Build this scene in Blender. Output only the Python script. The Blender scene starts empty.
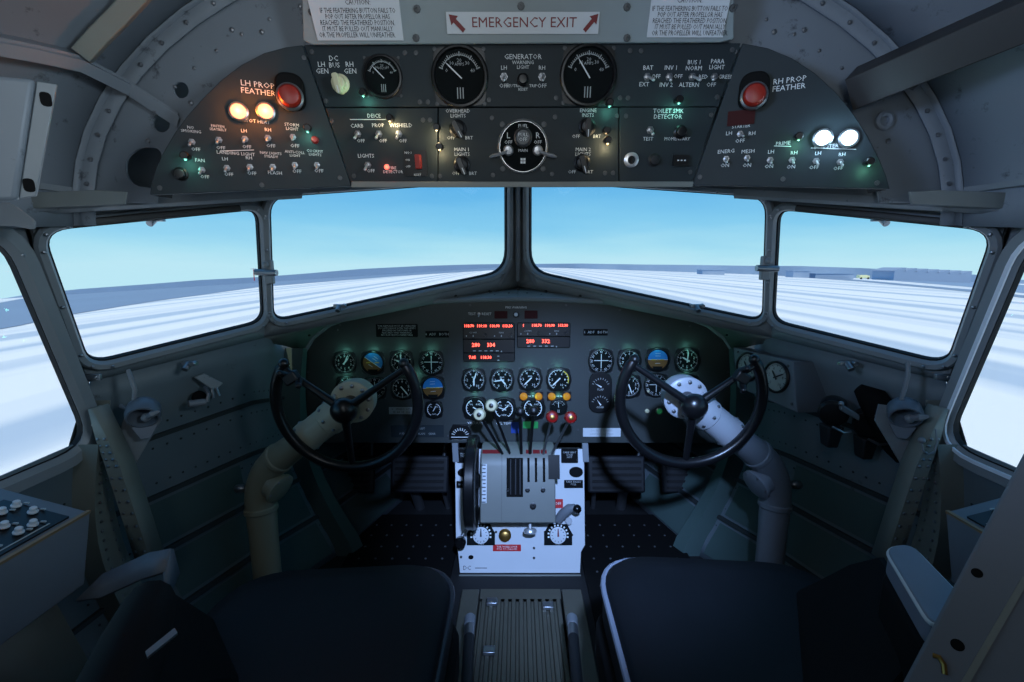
import bpy, bmesh, math, random
from mathutils import Vector, Matrix
random.seed(7)
V = Vector
R = math.radians
sc = bpy.context.scene
COL = sc.collection

# ------------------------------------------------------------------ camera
F, CX, CY, CAMZ = 455.0, 518.0, 341.0, 0.97
PITCH = R(9.6)
CAM = V((0, 0, CAMZ))
SP, CP = math.sin(PITCH), math.cos(PITCH)
cam = bpy.data.objects.new('camera', bpy.data.cameras.new('camera'))
COL.objects.link(cam)
cam.location = CAM
cam.rotation_euler = (R(90) - PITCH, 0, 0)
cam.data.sensor_width = 36
cam.data.lens = 36 * F / 1024
cam.data.shift_x = -(CX - 512) / 1024
cam.data.clip_start = 0.02
cam.data.clip_end = 3000
sc.camera = cam


def ray(px, py):
    a, b = (px - CX) / F, (CY - py) / F
    return V((a, b * SP + CP, b * CP - SP))


def atY(px, py, Y):
    d = ray(px, py)
    return CAM + d * (Y / d.y)


def atX(px, py, X):
    d = ray(px, py)
    return CAM + d * (X / d.x)


def atZ(px, py, Z):
    d = ray(px, py)
    return CAM + d * ((Z - CAMZ) / d.z)


class Plane:
    """a flat mounting plane: origin, u to the side, v up, w out of the face"""
    def __init__(s, o, n):
        s.o = V(o)
        s.w = V(n).normalized()
        s.u = V((0, 0, 1)).cross(s.w).normalized()
        s.v = s.w.cross(s.u).normalized()
        s.M = Matrix(((s.u.x, s.v.x, s.w.x, s.o.x), (s.u.y, s.v.y, s.w.y, s.o.y), (s.u.z, s.v.z, s.w.z, s.o.z), (0, 0, 0, 1)))

    @classmethod
    def pts(cls, a, b, c, o=None):
        n = (b - a).cross(c - a)
        if n.dot(CAM - a) < 0:
            n = -n
        return cls(o or a, n)

    def hit3(s, px, py, w=0.0):
        d = ray(px, py)
        p0 = s.o + s.w * w
        return CAM + d * ((p0 - CAM).dot(s.w) / d.dot(s.w))

    def hit(s, px, py, w=0.0):
        q = s.hit3(px, py, w) - s.o
        return V((q.dot(s.u), q.dot(s.v)))

    def loc(s, p):
        q = p - s.o
        return V((q.dot(s.u), q.dot(s.v)))

    def to3(s, u, v, w=0.0):
        return s.o + s.u * u + s.v * v + s.w * w

    def scale(s, px, py):
        return (s.hit(px + 1, py) - s.hit(px, py)).length


# ------------------------------------------------------------------ materials
def lin(r, g=None, b=None):
    if g is None:
        r, g, b = r
    f = lambda c: (c / 255 / 12.92) if c / 255 <= .04045 else ((c / 255 + .055) / 1.055) ** 2.4
    return (f(r), f(g), f(b), 1)


MATS = {}


def mat(name, col, rough=.5, metal=0., var=0., scale=8., bump=0., wear=None, wear_amt=.0, emit=None, es=0., spec=.5):
    m = bpy.data.materials.new(name)
    m.use_nodes = True
    nt = m.node_tree
    b = nt.nodes['Principled BSDF']
    c = lin(*col) if max(col) > 1 else tuple(col) + (1,)
    b.inputs['Base Color'].default_value = c
    b.inputs['Roughness'].default_value = rough
    b.inputs['Metallic'].default_value = metal
    b.inputs['Specular IOR Level'].default_value = spec
    if emit:
        b.inputs['Emission Color'].default_value = lin(*emit) if max(emit) > 1 else tuple(emit) + (1,)
        b.inputs['Emission Strength'].default_value = es
    if var or bump or wear:
        tc = nt.nodes.new('ShaderNodeTexCoord')
        nz = nt.nodes.new('ShaderNodeTexNoise')
        nz.inputs['Scale'].default_value = scale
        nz.inputs['Detail'].default_value = 6
        nt.links.new(tc.outputs['Object'], nz.inputs['Vector'])
        last = None
        if var:
            mx = nt.nodes.new('ShaderNodeMix')
            mx.data_type = 'RGBA'
            mx.inputs[6].default_value = tuple(x * (1 - var) for x in c[:3]) + (1,)
            mx.inputs[7].default_value = tuple(min(1, x * (1 + var)) for x in c[:3]) + (1,)
            nt.links.new(nz.outputs['Fac'], mx.inputs[0])
            last = mx.outputs[2]
        if wear:
            n2 = nt.nodes.new('ShaderNodeTexNoise')
            n2.inputs['Scale'].default_value = scale * 4
            n2.inputs['Detail'].default_value = 8
            n2.inputs['Roughness'].default_value = .7
            nt.links.new(tc.outputs['Object'], n2.inputs['Vector'])
            rp = nt.nodes.new('ShaderNodeValToRGB')
            rp.color_ramp.elements[0].position = .62 - wear_amt
            rp.color_ramp.elements[1].position = .70 - wear_amt
            nt.links.new(n2.outputs['Fac'], rp.inputs['Fac'])
            mx = nt.nodes.new('ShaderNodeMix')
            mx.data_type = 'RGBA'
            if last:
                nt.links.new(last, mx.inputs[6])
            else:
                mx.inputs[6].default_value = c
            mx.inputs[7].default_value = lin(*wear)
            nt.links.new(rp.outputs['Color'], mx.inputs[0])
            last = mx.outputs[2]
        if last:
            nt.links.new(last, b.inputs['Base Color'])
        if bump:
            bp = nt.nodes.new('ShaderNodeBump')
            bp.inputs['Strength'].default_value = bump
            bp.inputs['Distance'].default_value = .002
            nt.links.new(nz.outputs['Fac'], bp.inputs['Height'])
            nt.links.new(bp.outputs['Normal'], b.inputs['Normal'])
    MATS[name] = m
    return m


mat('skin_paint', (124, 131, 138), .45, 0, .16, 5, .05, (74, 78, 84), .03)
mat('frame_paint', (128, 134, 138), .42, 0, .14, 9, .05, (84, 86, 88), -.02)
mat('sill_paint', (122, 127, 124), .45, 0, .15, 9, .05)
mat('wall_paint', (98, 110, 116), .55, 0, .2, 4, .08, (52, 58, 58), -.02)
mat('green_paint', (70, 90, 88), .55, 0, .22, 5, .05)
mat('stringer_paint', (46, 52, 53), .55, 0, .2, 9, .05)
mat('olive_paint', (128, 132, 124), .5, 0, .2, 9, .05)
mat('dark_beam', (48, 46, 44), .55, 0, .2, 12)
mat('panel_paint', (42, 50, 54), .55, 0, .1, 14, .02, spec=.25)
mat('main_panel_paint', (56, 61, 60), .55, 0, .1, 14, .02)
mat('black_plastic', (16, 16, 18), .38, 0, .1, 20)
mat('black_matte', (9, 9, 10), .8, spec=.2)
mat('dial_black', (13, 18, 19), .8, spec=.15)
mat('rubber', (14, 14, 16), .8, 0, .2, 30, .1)
mat('white_mark', (225, 228, 228), .5)
mat('grey_mark', (170, 174, 174), .5)
mat('yellow_mark', (215, 190, 60), .5)
mat('chrome', (214, 214, 216), .3, .65)
mat('steel', (150, 152, 156), .35, .9, .1, 20)
mat('brass', (170, 130, 70), .35, .9)
mat('placard_white', (206, 210, 214), .45)
mat('placard_grey', (150, 152, 150), .5)
mat('sign_red', (120, 18, 26), .5)
mat('ink', (40, 42, 50), .6)
mat('knob_cream', (214, 206, 170), .4)
mat('knob_red', (150, 22, 20), .3)
mat('knob_black', (14, 13, 14), .25)
mat('red_plastic', (150, 32, 18), .4)
mat('red_display_off', (58, 8, 10), .6, spec=.2)
mat('screw_dark', (84, 86, 88), .5, .4)
mat('bulkhead_paint', (104, 110, 118), .5, 0, .1, 5, .03)
mat('edge_highlight', (225, 230, 238), .3)
mat('amber', (210, 130, 30), .35, emit=(255, 140, 20), es=.12)
mat('lamp_amber', (255, 190, 120), .4, emit=(1.0, .25, .13), es=3.2)
mat('lamp_white', (230, 245, 255), .4, emit=(.62, .86, 1.0), es=3)
mat('lamp_led_red', (255, 60, 40), .4, emit=(1.0, .08, .05), es=5)
mat('digit_red', (255, 60, 40), .4, emit=(1.0, .09, .06), es=4.5)
mat('lamp_green', (40, 130, 70), .3, emit=(.05, .5, .2), es=.12)
mat('lamp_teal', (160, 255, 235), .3, emit=(.35, 1, .85), es=2.5)
mat('header_paint', (140, 150, 152), .5, 0, .12, 7, .03)
mat('column_paint_lit', (184, 180, 158), .38, 0, .1, 8, .02)  # lighter copy of the column paint: light on the sleeve painted in
mat('column_grey_lit', (176, 180, 188), .35, 0, .1, 8, .02)  # column grey lightened to carry the spot's light on sleeve and gear case
mat('column_paint', (150, 146, 124), .38, 0, .1, 8, .02)
mat('column_grey', (116, 121, 127), .4, 0, .12, 8, .03)
mat('pedestal_white', (205, 208, 212), .45, 0, .06, 10, .02)
mat('quadrant_grey', (116, 118, 112), .45, 0, .08, 12)
mat('red_placard', (190, 24, 30), .45)
mat('wheel_black', (18, 18, 20), .3, 0, .1, 20)
mat('leather', (15, 17, 22), .6, 0, .25, 16, .4, spec=.25)
mat('leather_pipe', (34, 36, 42), .4)
mat('arm_pad', (120, 126, 140), .55, 0, .15, 14, .2)
mat('floor_dark', (20, 21, 23), .7, 0, .3, 12, .2)
mat('floor_metal', (92, 90, 80), .5, .3, .25, 10, .1)
mat('console_grey', (104, 112, 120), .5, 0, .1, 8, .02)
mat('wood_edge', (140, 116, 84), .5, 0, .2, 30)
mat('sky_blue', (40, 128, 196), .4)
mat('sky_navy', (40, 70, 150), .4)
mat('earth_brown', (120, 84, 34), .5)
mat('dial_cream', (176, 180, 176), .5)
mat('duct_dark', (24, 26, 30), .6, 0, .2, 8)
mat('cup_metal', (98, 106, 116), .4, .2, .1, 14)
mat('hangar', (152, 172, 200), .8)  # distance haze mixed into the base colour
mat('field', (136, 158, 186), .9, 0, .12, .02)  # grass band with the bluish haze put into its colour
mat('hazy_far_field', (142, 166, 196), .9, 0, .1, .02)  # pale blue of the distance haze is painted in
mat('truck_yellow', (232, 232, 186), .6)


def glass_mat():
    m = bpy.data.materials.new('window_glass')
    m.use_nodes = True
    nt = m.node_tree
    nt.nodes.clear()
    o = nt.nodes.new('ShaderNodeOutputMaterial')
    t = nt.nodes.new('ShaderNodeBsdfTransparent')
    t.inputs[0].default_value = (.97, .985, .99, 1)
    g = nt.nodes.new('ShaderNodeBsdfGlossy')
    g.inputs['Roughness'].default_value = .02
    lw = nt.nodes.new('ShaderNodeLayerWeight')
    lw.inputs['Blend'].default_value = .5
    pw = nt.nodes.new('ShaderNodeMath')
    pw.operation = 'POWER'
    pw.inputs[1].default_value = 5
    nt.links.new(lw.outputs['Facing'], pw.inputs[0])
    fr = nt.nodes.new('ShaderNodeMath')
    fr.operation = 'MULTIPLY_ADD'
    fr.inputs[1].default_value = .5
    fr.inputs[2].default_value = .02
    nt.links.new(pw.outputs[0], fr.inputs[0])
    mx = nt.nodes.new('ShaderNodeMixShader')
    nt.links.new(fr.outputs[0], mx.inputs[0])
    nt.links.new(t.outputs[0], mx.inputs[1])
    nt.links.new(g.outputs[0], mx.inputs[2])
    nt.links.new(mx.outputs[0], o.inputs[0])
    MATS['window_glass'] = m


glass_mat()


def ground_mat():
    m = bpy.data.materials.new('runway')
    m.use_nodes = True
    nt = m.node_tree
    b = nt.nodes['Principled BSDF']
    b.inputs['Roughness'].default_value = .9
    b.inputs['Specular IOR Level'].default_value = .1
    tc = nt.nodes.new('ShaderNodeTexCoord')
    sep = nt.nodes.new('ShaderNodeSeparateXYZ')
    nt.links.new(tc.outputs['Object'], sep.inputs[0])
    # painted and worn lanes running along the runway: bands across x
    mp = nt.nodes.new('ShaderNodeMapping')
    mp.inputs['Scale'].default_value = (.13, .0006, 0)
    nt.links.new(tc.outputs['Object'], mp.inputs['Vector'])
    nz = nt.nodes.new('ShaderNodeTexNoise')
    nz.inputs['Scale'].default_value = 1.0
    nz.inputs['Detail'].default_value = 2
    nz.inputs['Roughness'].default_value = .45
    nt.links.new(mp.outputs[0], nz.inputs['Vector'])
    rp = nt.nodes.new('ShaderNodeValToRGB')
    e = rp.color_ramp.elements
    e[0].position, e[0].color = .42, (.56, .66, .78, 1)
    e[1].position, e[1].color = .52, (.95, .965, .975, 1)
    nt.links.new(nz.outputs['Fac'], rp.inputs['Fac'])
    nt.links.new(rp.outputs['Color'], b.inputs['Base Color'])
    MATS['runway'] = m


ground_mat()

# ------------------------------------------------------------------ mesh building
WM = {}          # world matrix of every object made here


class B:
    def __init__(s):
        s.bm = bmesh.new()

    def _add(s, verts, faces, M=None):
        vs = [s.bm.verts.new((M @ V(v)) if M is not None else V(v)) for v in verts]
        for f in faces:
            try:
                s.bm.faces.new([vs[i] for i in f])
            except ValueError:
                pass
        return s

    def box(s, c, d, M=None):
        x, y, z = (k / 2 for k in d)
        c = V(c)
        vs = [c + V((i * x, j * y, k * z)) for i in (-1, 1) for j in (-1, 1) for k in (-1, 1)]
        return s._add(vs, [(0, 1, 3, 2), (4, 6, 7, 5), (0, 4, 5, 1), (2, 3, 7, 6), (0, 2, 6, 4), (1, 5, 7, 3)], M)

    def hexa(s, p):
        """8 points: bottom loop 0-3, top loop 4-7"""
        return s._add(p, [(3, 2, 1, 0), (4, 5, 6, 7), (0, 1, 5, 4), (1, 2, 6, 5), (2, 3, 7, 6), (3, 0, 4, 7)])

    def quad(s, *p):
        return s._add(p, [tuple(range(len(p)))])

    def lathe(s, prof, M=None, seg=28, caps=True):
        vs, fs = [], []
        for r, h in prof:
            for i in range(seg):
                a = 2 * math.pi * i / seg
                vs.append((r * math.cos(a), r * math.sin(a), h))
        n = len(prof)
        for k in range(n - 1):
            for i in range(seg):
                j = (i + 1) % seg
                fs.append((k * seg + i, k * seg + j, (k + 1) * seg + j, (k + 1) * seg + i))
        if caps:
            if prof[0][0] > 1e-6:
                fs.append(tuple(range(seg - 1, -1, -1)))
            if prof[-1][0] > 1e-6:
                fs.append(tuple((n - 1) * seg + i for i in range(seg)))
        return s._add(vs, fs, M)

    def cyl(s, p0, p1, r0, r1=None, seg=18, M=None):
        p0, p1 = V(p0), V(p1)
        r1 = r0 if r1 is None else r1
        d = p1 - p0
        q = d.to_track_quat('Z', 'Y').to_matrix().to_4x4()
        q.translation = p0
        if M is not None:
            q = M @ q
        return s.lathe([(r0, 0), (r1, d.length)], q, seg)

    def tube(s, path, r, seg=12, closed=False, caps=True, flat=1.0):
        path = [V(p) for p in path]
        n = len(path)
        rs = r if isinstance(r, (list, tuple)) else [r] * n
        vs, fs = [], []
        prev = None
        for i in range(n):
            if closed:
                t = (path[(i + 1) % n] - path[i - 1]).normalized()
            else:
                t = (path[min(i + 1, n - 1)] - path[max(i - 1, 0)]).normalized()
            if prev is None:
                a = V((0, 0, 1)) if abs(t.z) < .9 else V((1, 0, 0))
                nrm = (a - t * a.dot(t)).normalized()
            else:
                nrm = (prev - t * prev.dot(t)).normalized()
            prev = nrm
            bn = t.cross(nrm)
            for k in range(seg):
                a = 2 * math.pi * k / seg
                vs.append(path[i] + nrm * (math.cos(a) * rs[i]) + bn * (math.sin(a) * rs[i] * flat))
        for i in range(n if closed else n - 1):
            j = (i + 1) % n
            for k in range(seg):
                l = (k + 1) % seg
                fs.append((i * seg + k, i * seg + l, j * seg + l, j * seg + k))
        if caps and not closed:
            fs.append(tuple(range(seg - 1, -1, -1)))
            fs.append(tuple((n - 1) * seg + k for k in range(seg)))
        return s._add(vs, fs)

    def sweep(s, path, nrm, prof, closed=True):
        """profile (side, normal) along a planar path"""
        path = [V(p) for p in path]
        n, m = len(path), len(prof)
        vs, fs = [], []
        for i in range(n):
            a = path[i - 1] if (closed or i) else path[i]
            c = path[(i + 1) % n] if (closed or i < n - 1) else path[i]
            t = (c - a).normalized()
            side = t.cross(nrm).normalized()
            for (x, y) in prof:
                vs.append(path[i] + side * x + nrm * y)
        for i in range(n if closed else n - 1):
            j = (i + 1) % n
            for k in range(m):
                l = (k + 1) % m
                fs.append((i * m + k, i * m + l, j * m + l, j * m + k))
        if not closed:
            fs.append(tuple(range(m)))
            fs.append(tuple((n - 1) * m + k for k in range(m - 1, -1, -1)))
        return s._add(vs, fs)

    def prism(s, poly, h0, h1, M=None):
        n = len(poly)
        vs = [(p[0], p[1], h0) for p in poly] + [(p[0], p[1], h1) for p in poly]
        fs = [tuple(range(n - 1, -1, -1)), tuple(range(n, 2 * n))] + [(i, (i + 1) % n, n + (i + 1) % n, n + i) for i in range(n)]
        return s._add(vs, fs, M)

    def loft(s, rows, close=False):
        n, m = len(rows), len(rows[0])
        vs = [p for r in rows for p in r]
        fs = [(i * m + k, i * m + (k + 1) % m, (i + 1) * m + (k + 1) % m, (i + 1) * m + k) for i in range(n - 1) for k in range(m if close else m - 1)]
        return s._add(vs, fs)

    def ball(s, c, r, sx=1, sy=1, sz=1, M=None, seg=16):
        prof = [(max(1e-7, r * math.sin(math.pi * k / 10)), -r * math.cos(math.pi * k / 10)) for k in range(11)]
        T = Matrix.Translation(V(c)) @ Matrix.Diagonal((sx, sy, sz, 1))
        return s.lathe(prof, M @ T if M is not None else T, seg, False)

    def rivet(s, p, n, r=.004):
        q = V(n).to_track_quat('Z', 'Y').to_matrix().to_4x4()
        q.translation = V(p)
        return s.lathe([(r, -.001), (r * .8, r * .4), (r * .3, r * .62), (1e-7, r * .65)], q, 7, False)

    def text(s, st, u, v, size, h=.0006, w=0., M=None, align='CENTER', rot=0., bold=0., sx=1.):
        cu = bpy.data.curves.new('t', 'FONT')
        cu.body = st
        cu.size = size * 1.4
        cu.align_x = align
        cu.align_y = 'CENTER'
        cu.resolution_u = 1
        cu.offset = bold
        cu.space_line = .92
        ob = bpy.data.objects.new('t', cu)
        me = bpy.data.meshes.new_from_object(ob)
        T = Matrix.Translation((u, v, w + h)) @ Matrix.Rotation(rot, 4, 'Z') @ Matrix.Diagonal((sx, 1, 1, 1))
        if M is not None:
            T = M @ T
        s._add([T @ q.co for q in me.vertices], [tuple(p.vertices) for p in me.polygons])
        bpy.data.objects.remove(ob)
        bpy.data.curves.remove(cu)
        bpy.data.meshes.remove(me)
        return s

    def mirror(s, on=True):
        if on:
            for v in s.bm.verts:
                v.co.x = -v.co.x
            bmesh.ops.reverse_faces(s.bm, faces=s.bm.faces[:])
        return s

    def build(s, name, m, parent=None, local=False, loc=None, bev=0., solid=0., smooth=True, sub=0, label=None, ang=38, bseg=2):
        """verts are in world space unless local (then in the parent's space, loc = object origin there)"""
        me = bpy.data.meshes.new(name)
        M = Matrix.Identity(4)
        if parent is not None and not local:
            s.bm.transform(WM[parent.name].inverted())
        if loc is not None:
            M = Matrix.Translation(V(loc))
        bmesh.ops.recalc_face_normals(s.bm, faces=s.bm.faces[:])
        s.bm.to_mesh(me)
        s.bm.free()
        if smooth:
            me.shade_smooth()
            me.set_sharp_from_angle(angle=R(ang))
        o = bpy.data.objects.new(name, me)
        COL.objects.link(o)
        me.materials.append(MATS[m] if isinstance(m, str) else m)
        if parent is not None:
            o.parent = parent
            WM[o.name] = WM[parent.name] @ M
        else:
            WM[o.name] = M
        o.matrix_local = M
        if solid:
            k = o.modifiers.new('solid', 'SOLIDIFY')
            k.thickness = solid
            k.offset = 0
        if bev:
            k = o.modifiers.new('bevel', 'BEVEL')
            k.width = bev
            k.segments = bseg
            k.limit_method = 'ANGLE'
            k.angle_limit = R(35)
        if sub:
            k = o.modifiers.new('sub', 'SUBSURF')
            k.levels = k.render_levels = sub
        if label:
            o['label'] = label
        return o


def tag(o, label, cat, group=None):
    o['label'] = label
    o['category'] = cat
    if group:
        o['group'] = group
    return o


def thing(name, label, cat, M=None, group=None):
    o = bpy.data.objects.new(name, None)
    o.empty_display_size = .05
    COL.objects.link(o)
    M = Matrix.Identity(4) if M is None else (M if isinstance(M, Matrix) else Matrix.Translation(V(M)))
    o.matrix_world = M
    WM[o.name] = M
    return tag(o, label, cat, group)


def struct(name, b=None, m=None, parent=None, **k):
    if b is None:
        o = bpy.data.objects.new(name, None)
        COL.objects.link(o)
        WM[o.name] = Matrix.Identity(4)
    else:
        o = b.build(name, m, parent, **k)
    if parent is None:
        o['kind'] = 'structure'
    return o


def cut(o, cutters):
    """cut round or shaped holes through a plate (boolean, baked)"""
    me = bpy.data.meshes.new('c')
    bmesh.ops.recalc_face_normals(cutters.bm, faces=cutters.bm.faces[:])
    cutters.bm.to_mesh(me)
    cutters.bm.free()
    c = bpy.data.objects.new('c', me)
    COL.objects.link(c)
    c.matrix_world = WM[o.name]
    k = o.modifiers.new('b', 'BOOLEAN')
    k.operation = 'DIFFERENCE'
    k.object = c
    k.solver = 'EXACT'
    bpy.context.view_layer.update()
    dg = bpy.context.evaluated_depsgraph_get()
    nm = bpy.data.meshes.new_from_object(o.evaluated_get(dg))
    o.modifiers.clear()
    o.data = nm
    bpy.data.objects.remove(c)
    return o


def rounded(pts, r, n=6):
    """round the corners of a 2-D polygon; r one radius or one per corner"""
    out = []
    m = len(pts)
    for i in range(m):
        p, a, c = V(pts[i]), V(pts[i - 1]), V(pts[(i + 1) % m])
        ri = r[i] if isinstance(r, (list, tuple)) else r
        d1, d2 = (a - p), (c - p)
        l = min(ri, d1.length * .48, d2.length * .48)
        p1, p2 = p + d1.normalized() * l, p + d2.normalized() * l
        for k in range(n + 1):
            t = k / n
            out.append(p1 * (1 - t) ** 2 + p * 2 * t * (1 - t) + p2 * t * t)
    return out


def ray_poly(c, ang, poly):
    d = V((math.cos(ang), math.sin(ang)))
    best = None
    for i in range(len(poly)):
        a, b = V(poly[i]) - c, V(poly[(i + 1) % len(poly)]) - c
        e = b - a
        den = d.x * e.y - d.y * e.x
        if abs(den) < 1e-12:
            continue
        t = (a.x * e.y - a.y * e.x) / den
        q = (a.x * d.y - a.y * d.x) / den
        if t > 0 and -1e-6 <= q <= 1 + 1e-6 and (best is None or t > best):
            best = t
    return c + d * best if best else c


def ring(b, pl, inner, outer):
    c = V((0, 0))
    for p in inner:
        c += V(p)
    c /= len(inner)
    angs = sorted([math.atan2(p[1] - c.y, p[0] - c.x) for p in list(map(V, inner)) + list(map(V, outer))])
    rows = [[], []]
    for a in angs + angs[:1]:
        p, q = ray_poly(c, a, inner), ray_poly(c, a, outer)
        rows[0].append(pl.to3(p.x, p.y))
        rows[1].append(pl.to3(q.x, q.y))
    b.loft(rows)


def light(name, kind, loc, power, col, size=.02, rot=None, target=None, spot=None, blend=.5):
    l = bpy.data.lights.new(name, kind)
    l.energy = power
    l.color = col
    if kind == 'POINT' or kind == 'SPOT':
        l.shadow_soft_size = size
    if kind == 'AREA':
        l.size = size
    if kind == 'SPOT':
        l.spot_size = R(spot or 60)
        l.spot_blend = blend
    o = bpy.data.objects.new(name, l)
    COL.objects.link(o)
    o.location = loc
    if target is not None:
        o.rotation_euler = (V(target) - V(loc)).to_track_quat('-Z', 'Y').to_euler()
    elif rot:
        o.rotation_euler = rot
    return o


# ------------------------------------------------------------------ cockpit shell
B0, T0 = atY(CX, 280, 1.60), atY(CX, 183, 1.48)
B1 = atY(264, 324, 1.22)
PL01 = Plane.pts(B0, T0, B1)
T1 = PL01.hit3(264, 196)
B2 = atY(80, 362, .92)
PL12 = Plane.pts(B1, T1, B2)
T2 = PL12.hit3(28, 224)


def ext(b, t, lo, hi):
    d = (t - b).normalized()
    return b - d * lo, t + d * hi


L0, H0 = ext(B0, T0, .025, .22)
L1, H1 = ext(B1, T1, .04, .22)
L2, H2 = ext(B2, T2, .05, .045)
# side window plane
S_A, S_B, S_C = atX(82, 442, -.90), atX(0, 487, -.915), atX(0, 243, -.875)
PLS = Plane.pts(S_A, S_B, S_C)


def mx(p):
    return V((-p.x, p.y, p.z))


open_front = [PL01.hit(*p) for p in ((269, 196), (506, 180), (506, 271), (273, 321))]
rad_front = [.045, .02, .075, .04]
open_corner = [PL12.hit(*p) for p in ((40, 229), (257, 208), (263, 321), (88, 364))]
rad_corner = [.04, .035, .04, .04]
p1 = PLS.hit(0, 232)
p2 = PLS.hit(90, 443)
p3 = PLS.hit(0, 487)
u_back = -.15 - PLS.o.y
sl = (p3.y - p2.y) / (p3.x - p2.x)
open_side = [V((u_back, p1.y + .0)), p1, p2, V((u_back, p2.y + (u_back - p2.x) * sl * .35))]
rad_side = [.05, .06, .07, .06]


def shrink(pts, d):
    c = sum((V(p) for p in pts), V((0, 0))) / len(pts)
    return [c + (V(p) - c) * (1 + d / (V(p) - c).length) for p in pts]


floor_z = 0.0
# wall sections: Y, top (x, z), floor x
TOPZ = CAMZ - .36
STN = [(-.70, (-.95, TOPZ - .05), -.84), (.40, (-.94, TOPZ - .03), -.86), (.89, (-.90, TOPZ), -.80)]
STN += [(L2.y + .005, (L2.x, L2.z), -.79), (L1.y, (L1.x, L1.z), -.70), (1.45, (-.735, CAMZ - .26), -.58), (1.95, (-.60, CAMZ - .30), -.42)]


def wall_pt(Y, s, sg=-1, inset=0.):
    for (a, b) in zip(STN, STN[1:]):
        if a[0] <= Y <= b[0]:
            f = (Y - a[0]) / (b[0] - a[0])
            tx, tz = a[1][0] + (b[1][0] - a[1][0]) * f, a[1][1] + (b[1][1] - a[1][1]) * f
            fx = a[2] + (b[2] - a[2]) * f
            break
    x = tx + (fx - tx) * s - .075 * math.sin(math.pi * min(1, s * 1.05))
    z = tz * (1 - s)
    return V((-sg * (x + inset), Y, z))


def sections(sg):
    return [[wall_pt(y, k / 14, sg) for k in range(15)] for y in (-.70, -.3, .1, .4, .65, .8, .889, L2.y + .006, 1.0, 1.1, L1.y, 1.33, 1.449, 1.6, 1.8, 1.95)]


CEIL = [(-.70, .95, .64, .02), (.0, .95, .63, .02), (.45, .92, .58, .03), (.70, .86, .54, .05), (.86, .80, .50, .07), ]


def ceil_pt(Y, t, inset=0.):
    """t 0 (left springing) .. 1 (right)"""
    for (a, b) in zip(CEIL, CEIL[1:]):
        if a[0] <= Y <= b[0]:
            f = (Y - a[0]) / (b[0] - a[0])
            hw, h, zc = (a[k] + (b[k] - a[k]) * f for k in (1, 2, 3))
            break
    a = math.pi * (1 - t)
    return V(((hw - inset) * math.cos(a), Y, CAMZ + zc + (h - inset) * math.sin(a)))


# floor, back wall, nose bulkhead
struct('floor', B().box((0, .6, -.02), (2.1, 2.8, .04)), 'floor_dark')
b = B().quad((-1.05, -.70, -.02), (1.05, -.70, -.02), (1.05, -.70, 1.8), (-1.05, -.70, 1.8))
struct('wall_back', b, 'wall_paint')
b = B().quad((-.75, 1.95, -.02), (.75, 1.95, -.02), (.75, 1.95, .70), (-.75, 1.95, .70))
struct('wall_front', b, 'duct_dark')
# roof skin
ys = [-.70, -.35, 0, .25, .45, .58, .70, .78, .86]
struct('ceiling', B().loft([[ceil_pt(y, k / 40) for k in range(41)] for y in ys]), 'skin_paint', solid=.004)
for sg, side, nm in ((-1, 'left', 'wall_left'), (1, 'right', 'wall_right')):
    b = B().loft(sections(sg))
    # upper band between window top and roof springing, behind the corner post
    w = struct(nm, b, 'wall_paint', solid=.004)
    st = B()
    for s in (.24, .44, .62, .80):
        rows = []
        for y in (.10, .4, .65, .89, L2.y + .01, 1.1, L1.y, 1.33, 1.449, 1.6, 1.8):
            p, q = wall_pt(y, s - .007, sg), wall_pt(y, s + .007, sg)
            i1, i2 = wall_pt(y, s - .007, sg, .011), wall_pt(y, s + .007, sg, .011)
            rows.append([p, i1, i2, q])
        st.loft(rows)
    st.build('stringer', 'stringer_paint', w)
    rv = B()
    for s in (.20, .28, .40, .48, .58, .66, .76, .84):
        for k in range(30):
            y = .86 + k * .025
            p, q = wall_pt(y, s, sg, .002), wall_pt(y, s, sg, .02)
            rv.rivet(p, q - p, .0032)
    rv.build('rivet', 'stringer_paint', w)
    # former ribs
    for (y0, y1, dep, m, s0) in ((.875, .925, .05, 'olive_paint', .0), (1.39, 1.43, .06, 'green_paint', .02)):
        f = B()
        rows = []
        for k in range(15):
            s = s0 + (1 - s0) * k / 14
            rows.append([wall_pt(y0, s, sg, -.01), wall_pt(y0, s, sg, dep), wall_pt(y1, s, sg, dep), wall_pt(y1, s, sg, -.01)])
        f.loft(rows, True)
        o = f.build('former', m, w)
        if y0 < 1:
            r2 = B()
            for k in range(26):
                s = .04 + k * .036
                for yy in (y0 + .012, y1 - .012):
                    p = wall_pt(yy, s, sg, dep)
                    r2.rivet(p, wall_pt(yy, s, sg, dep + .1) - p, .0035)
            r2.build('rivet', 'steel', o)
    # lower green skin panels let in between the stringers
    g = B()
    for (s0, s1) in ((.46, .60), (.64, .78), (.82, .97)):
        for (y0, y1) in ((1.0, 1.375), (1.44, 1.75)):
            rows = [[wall_pt(y0 + (y1 - y0) * i / 4, s0 + (s1 - s0) * k / 4, sg, .006) for k in range(5)] for i in range(5)]
            g.loft(rows)
    g.build('skin_panel', 'green_paint', w)

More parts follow.
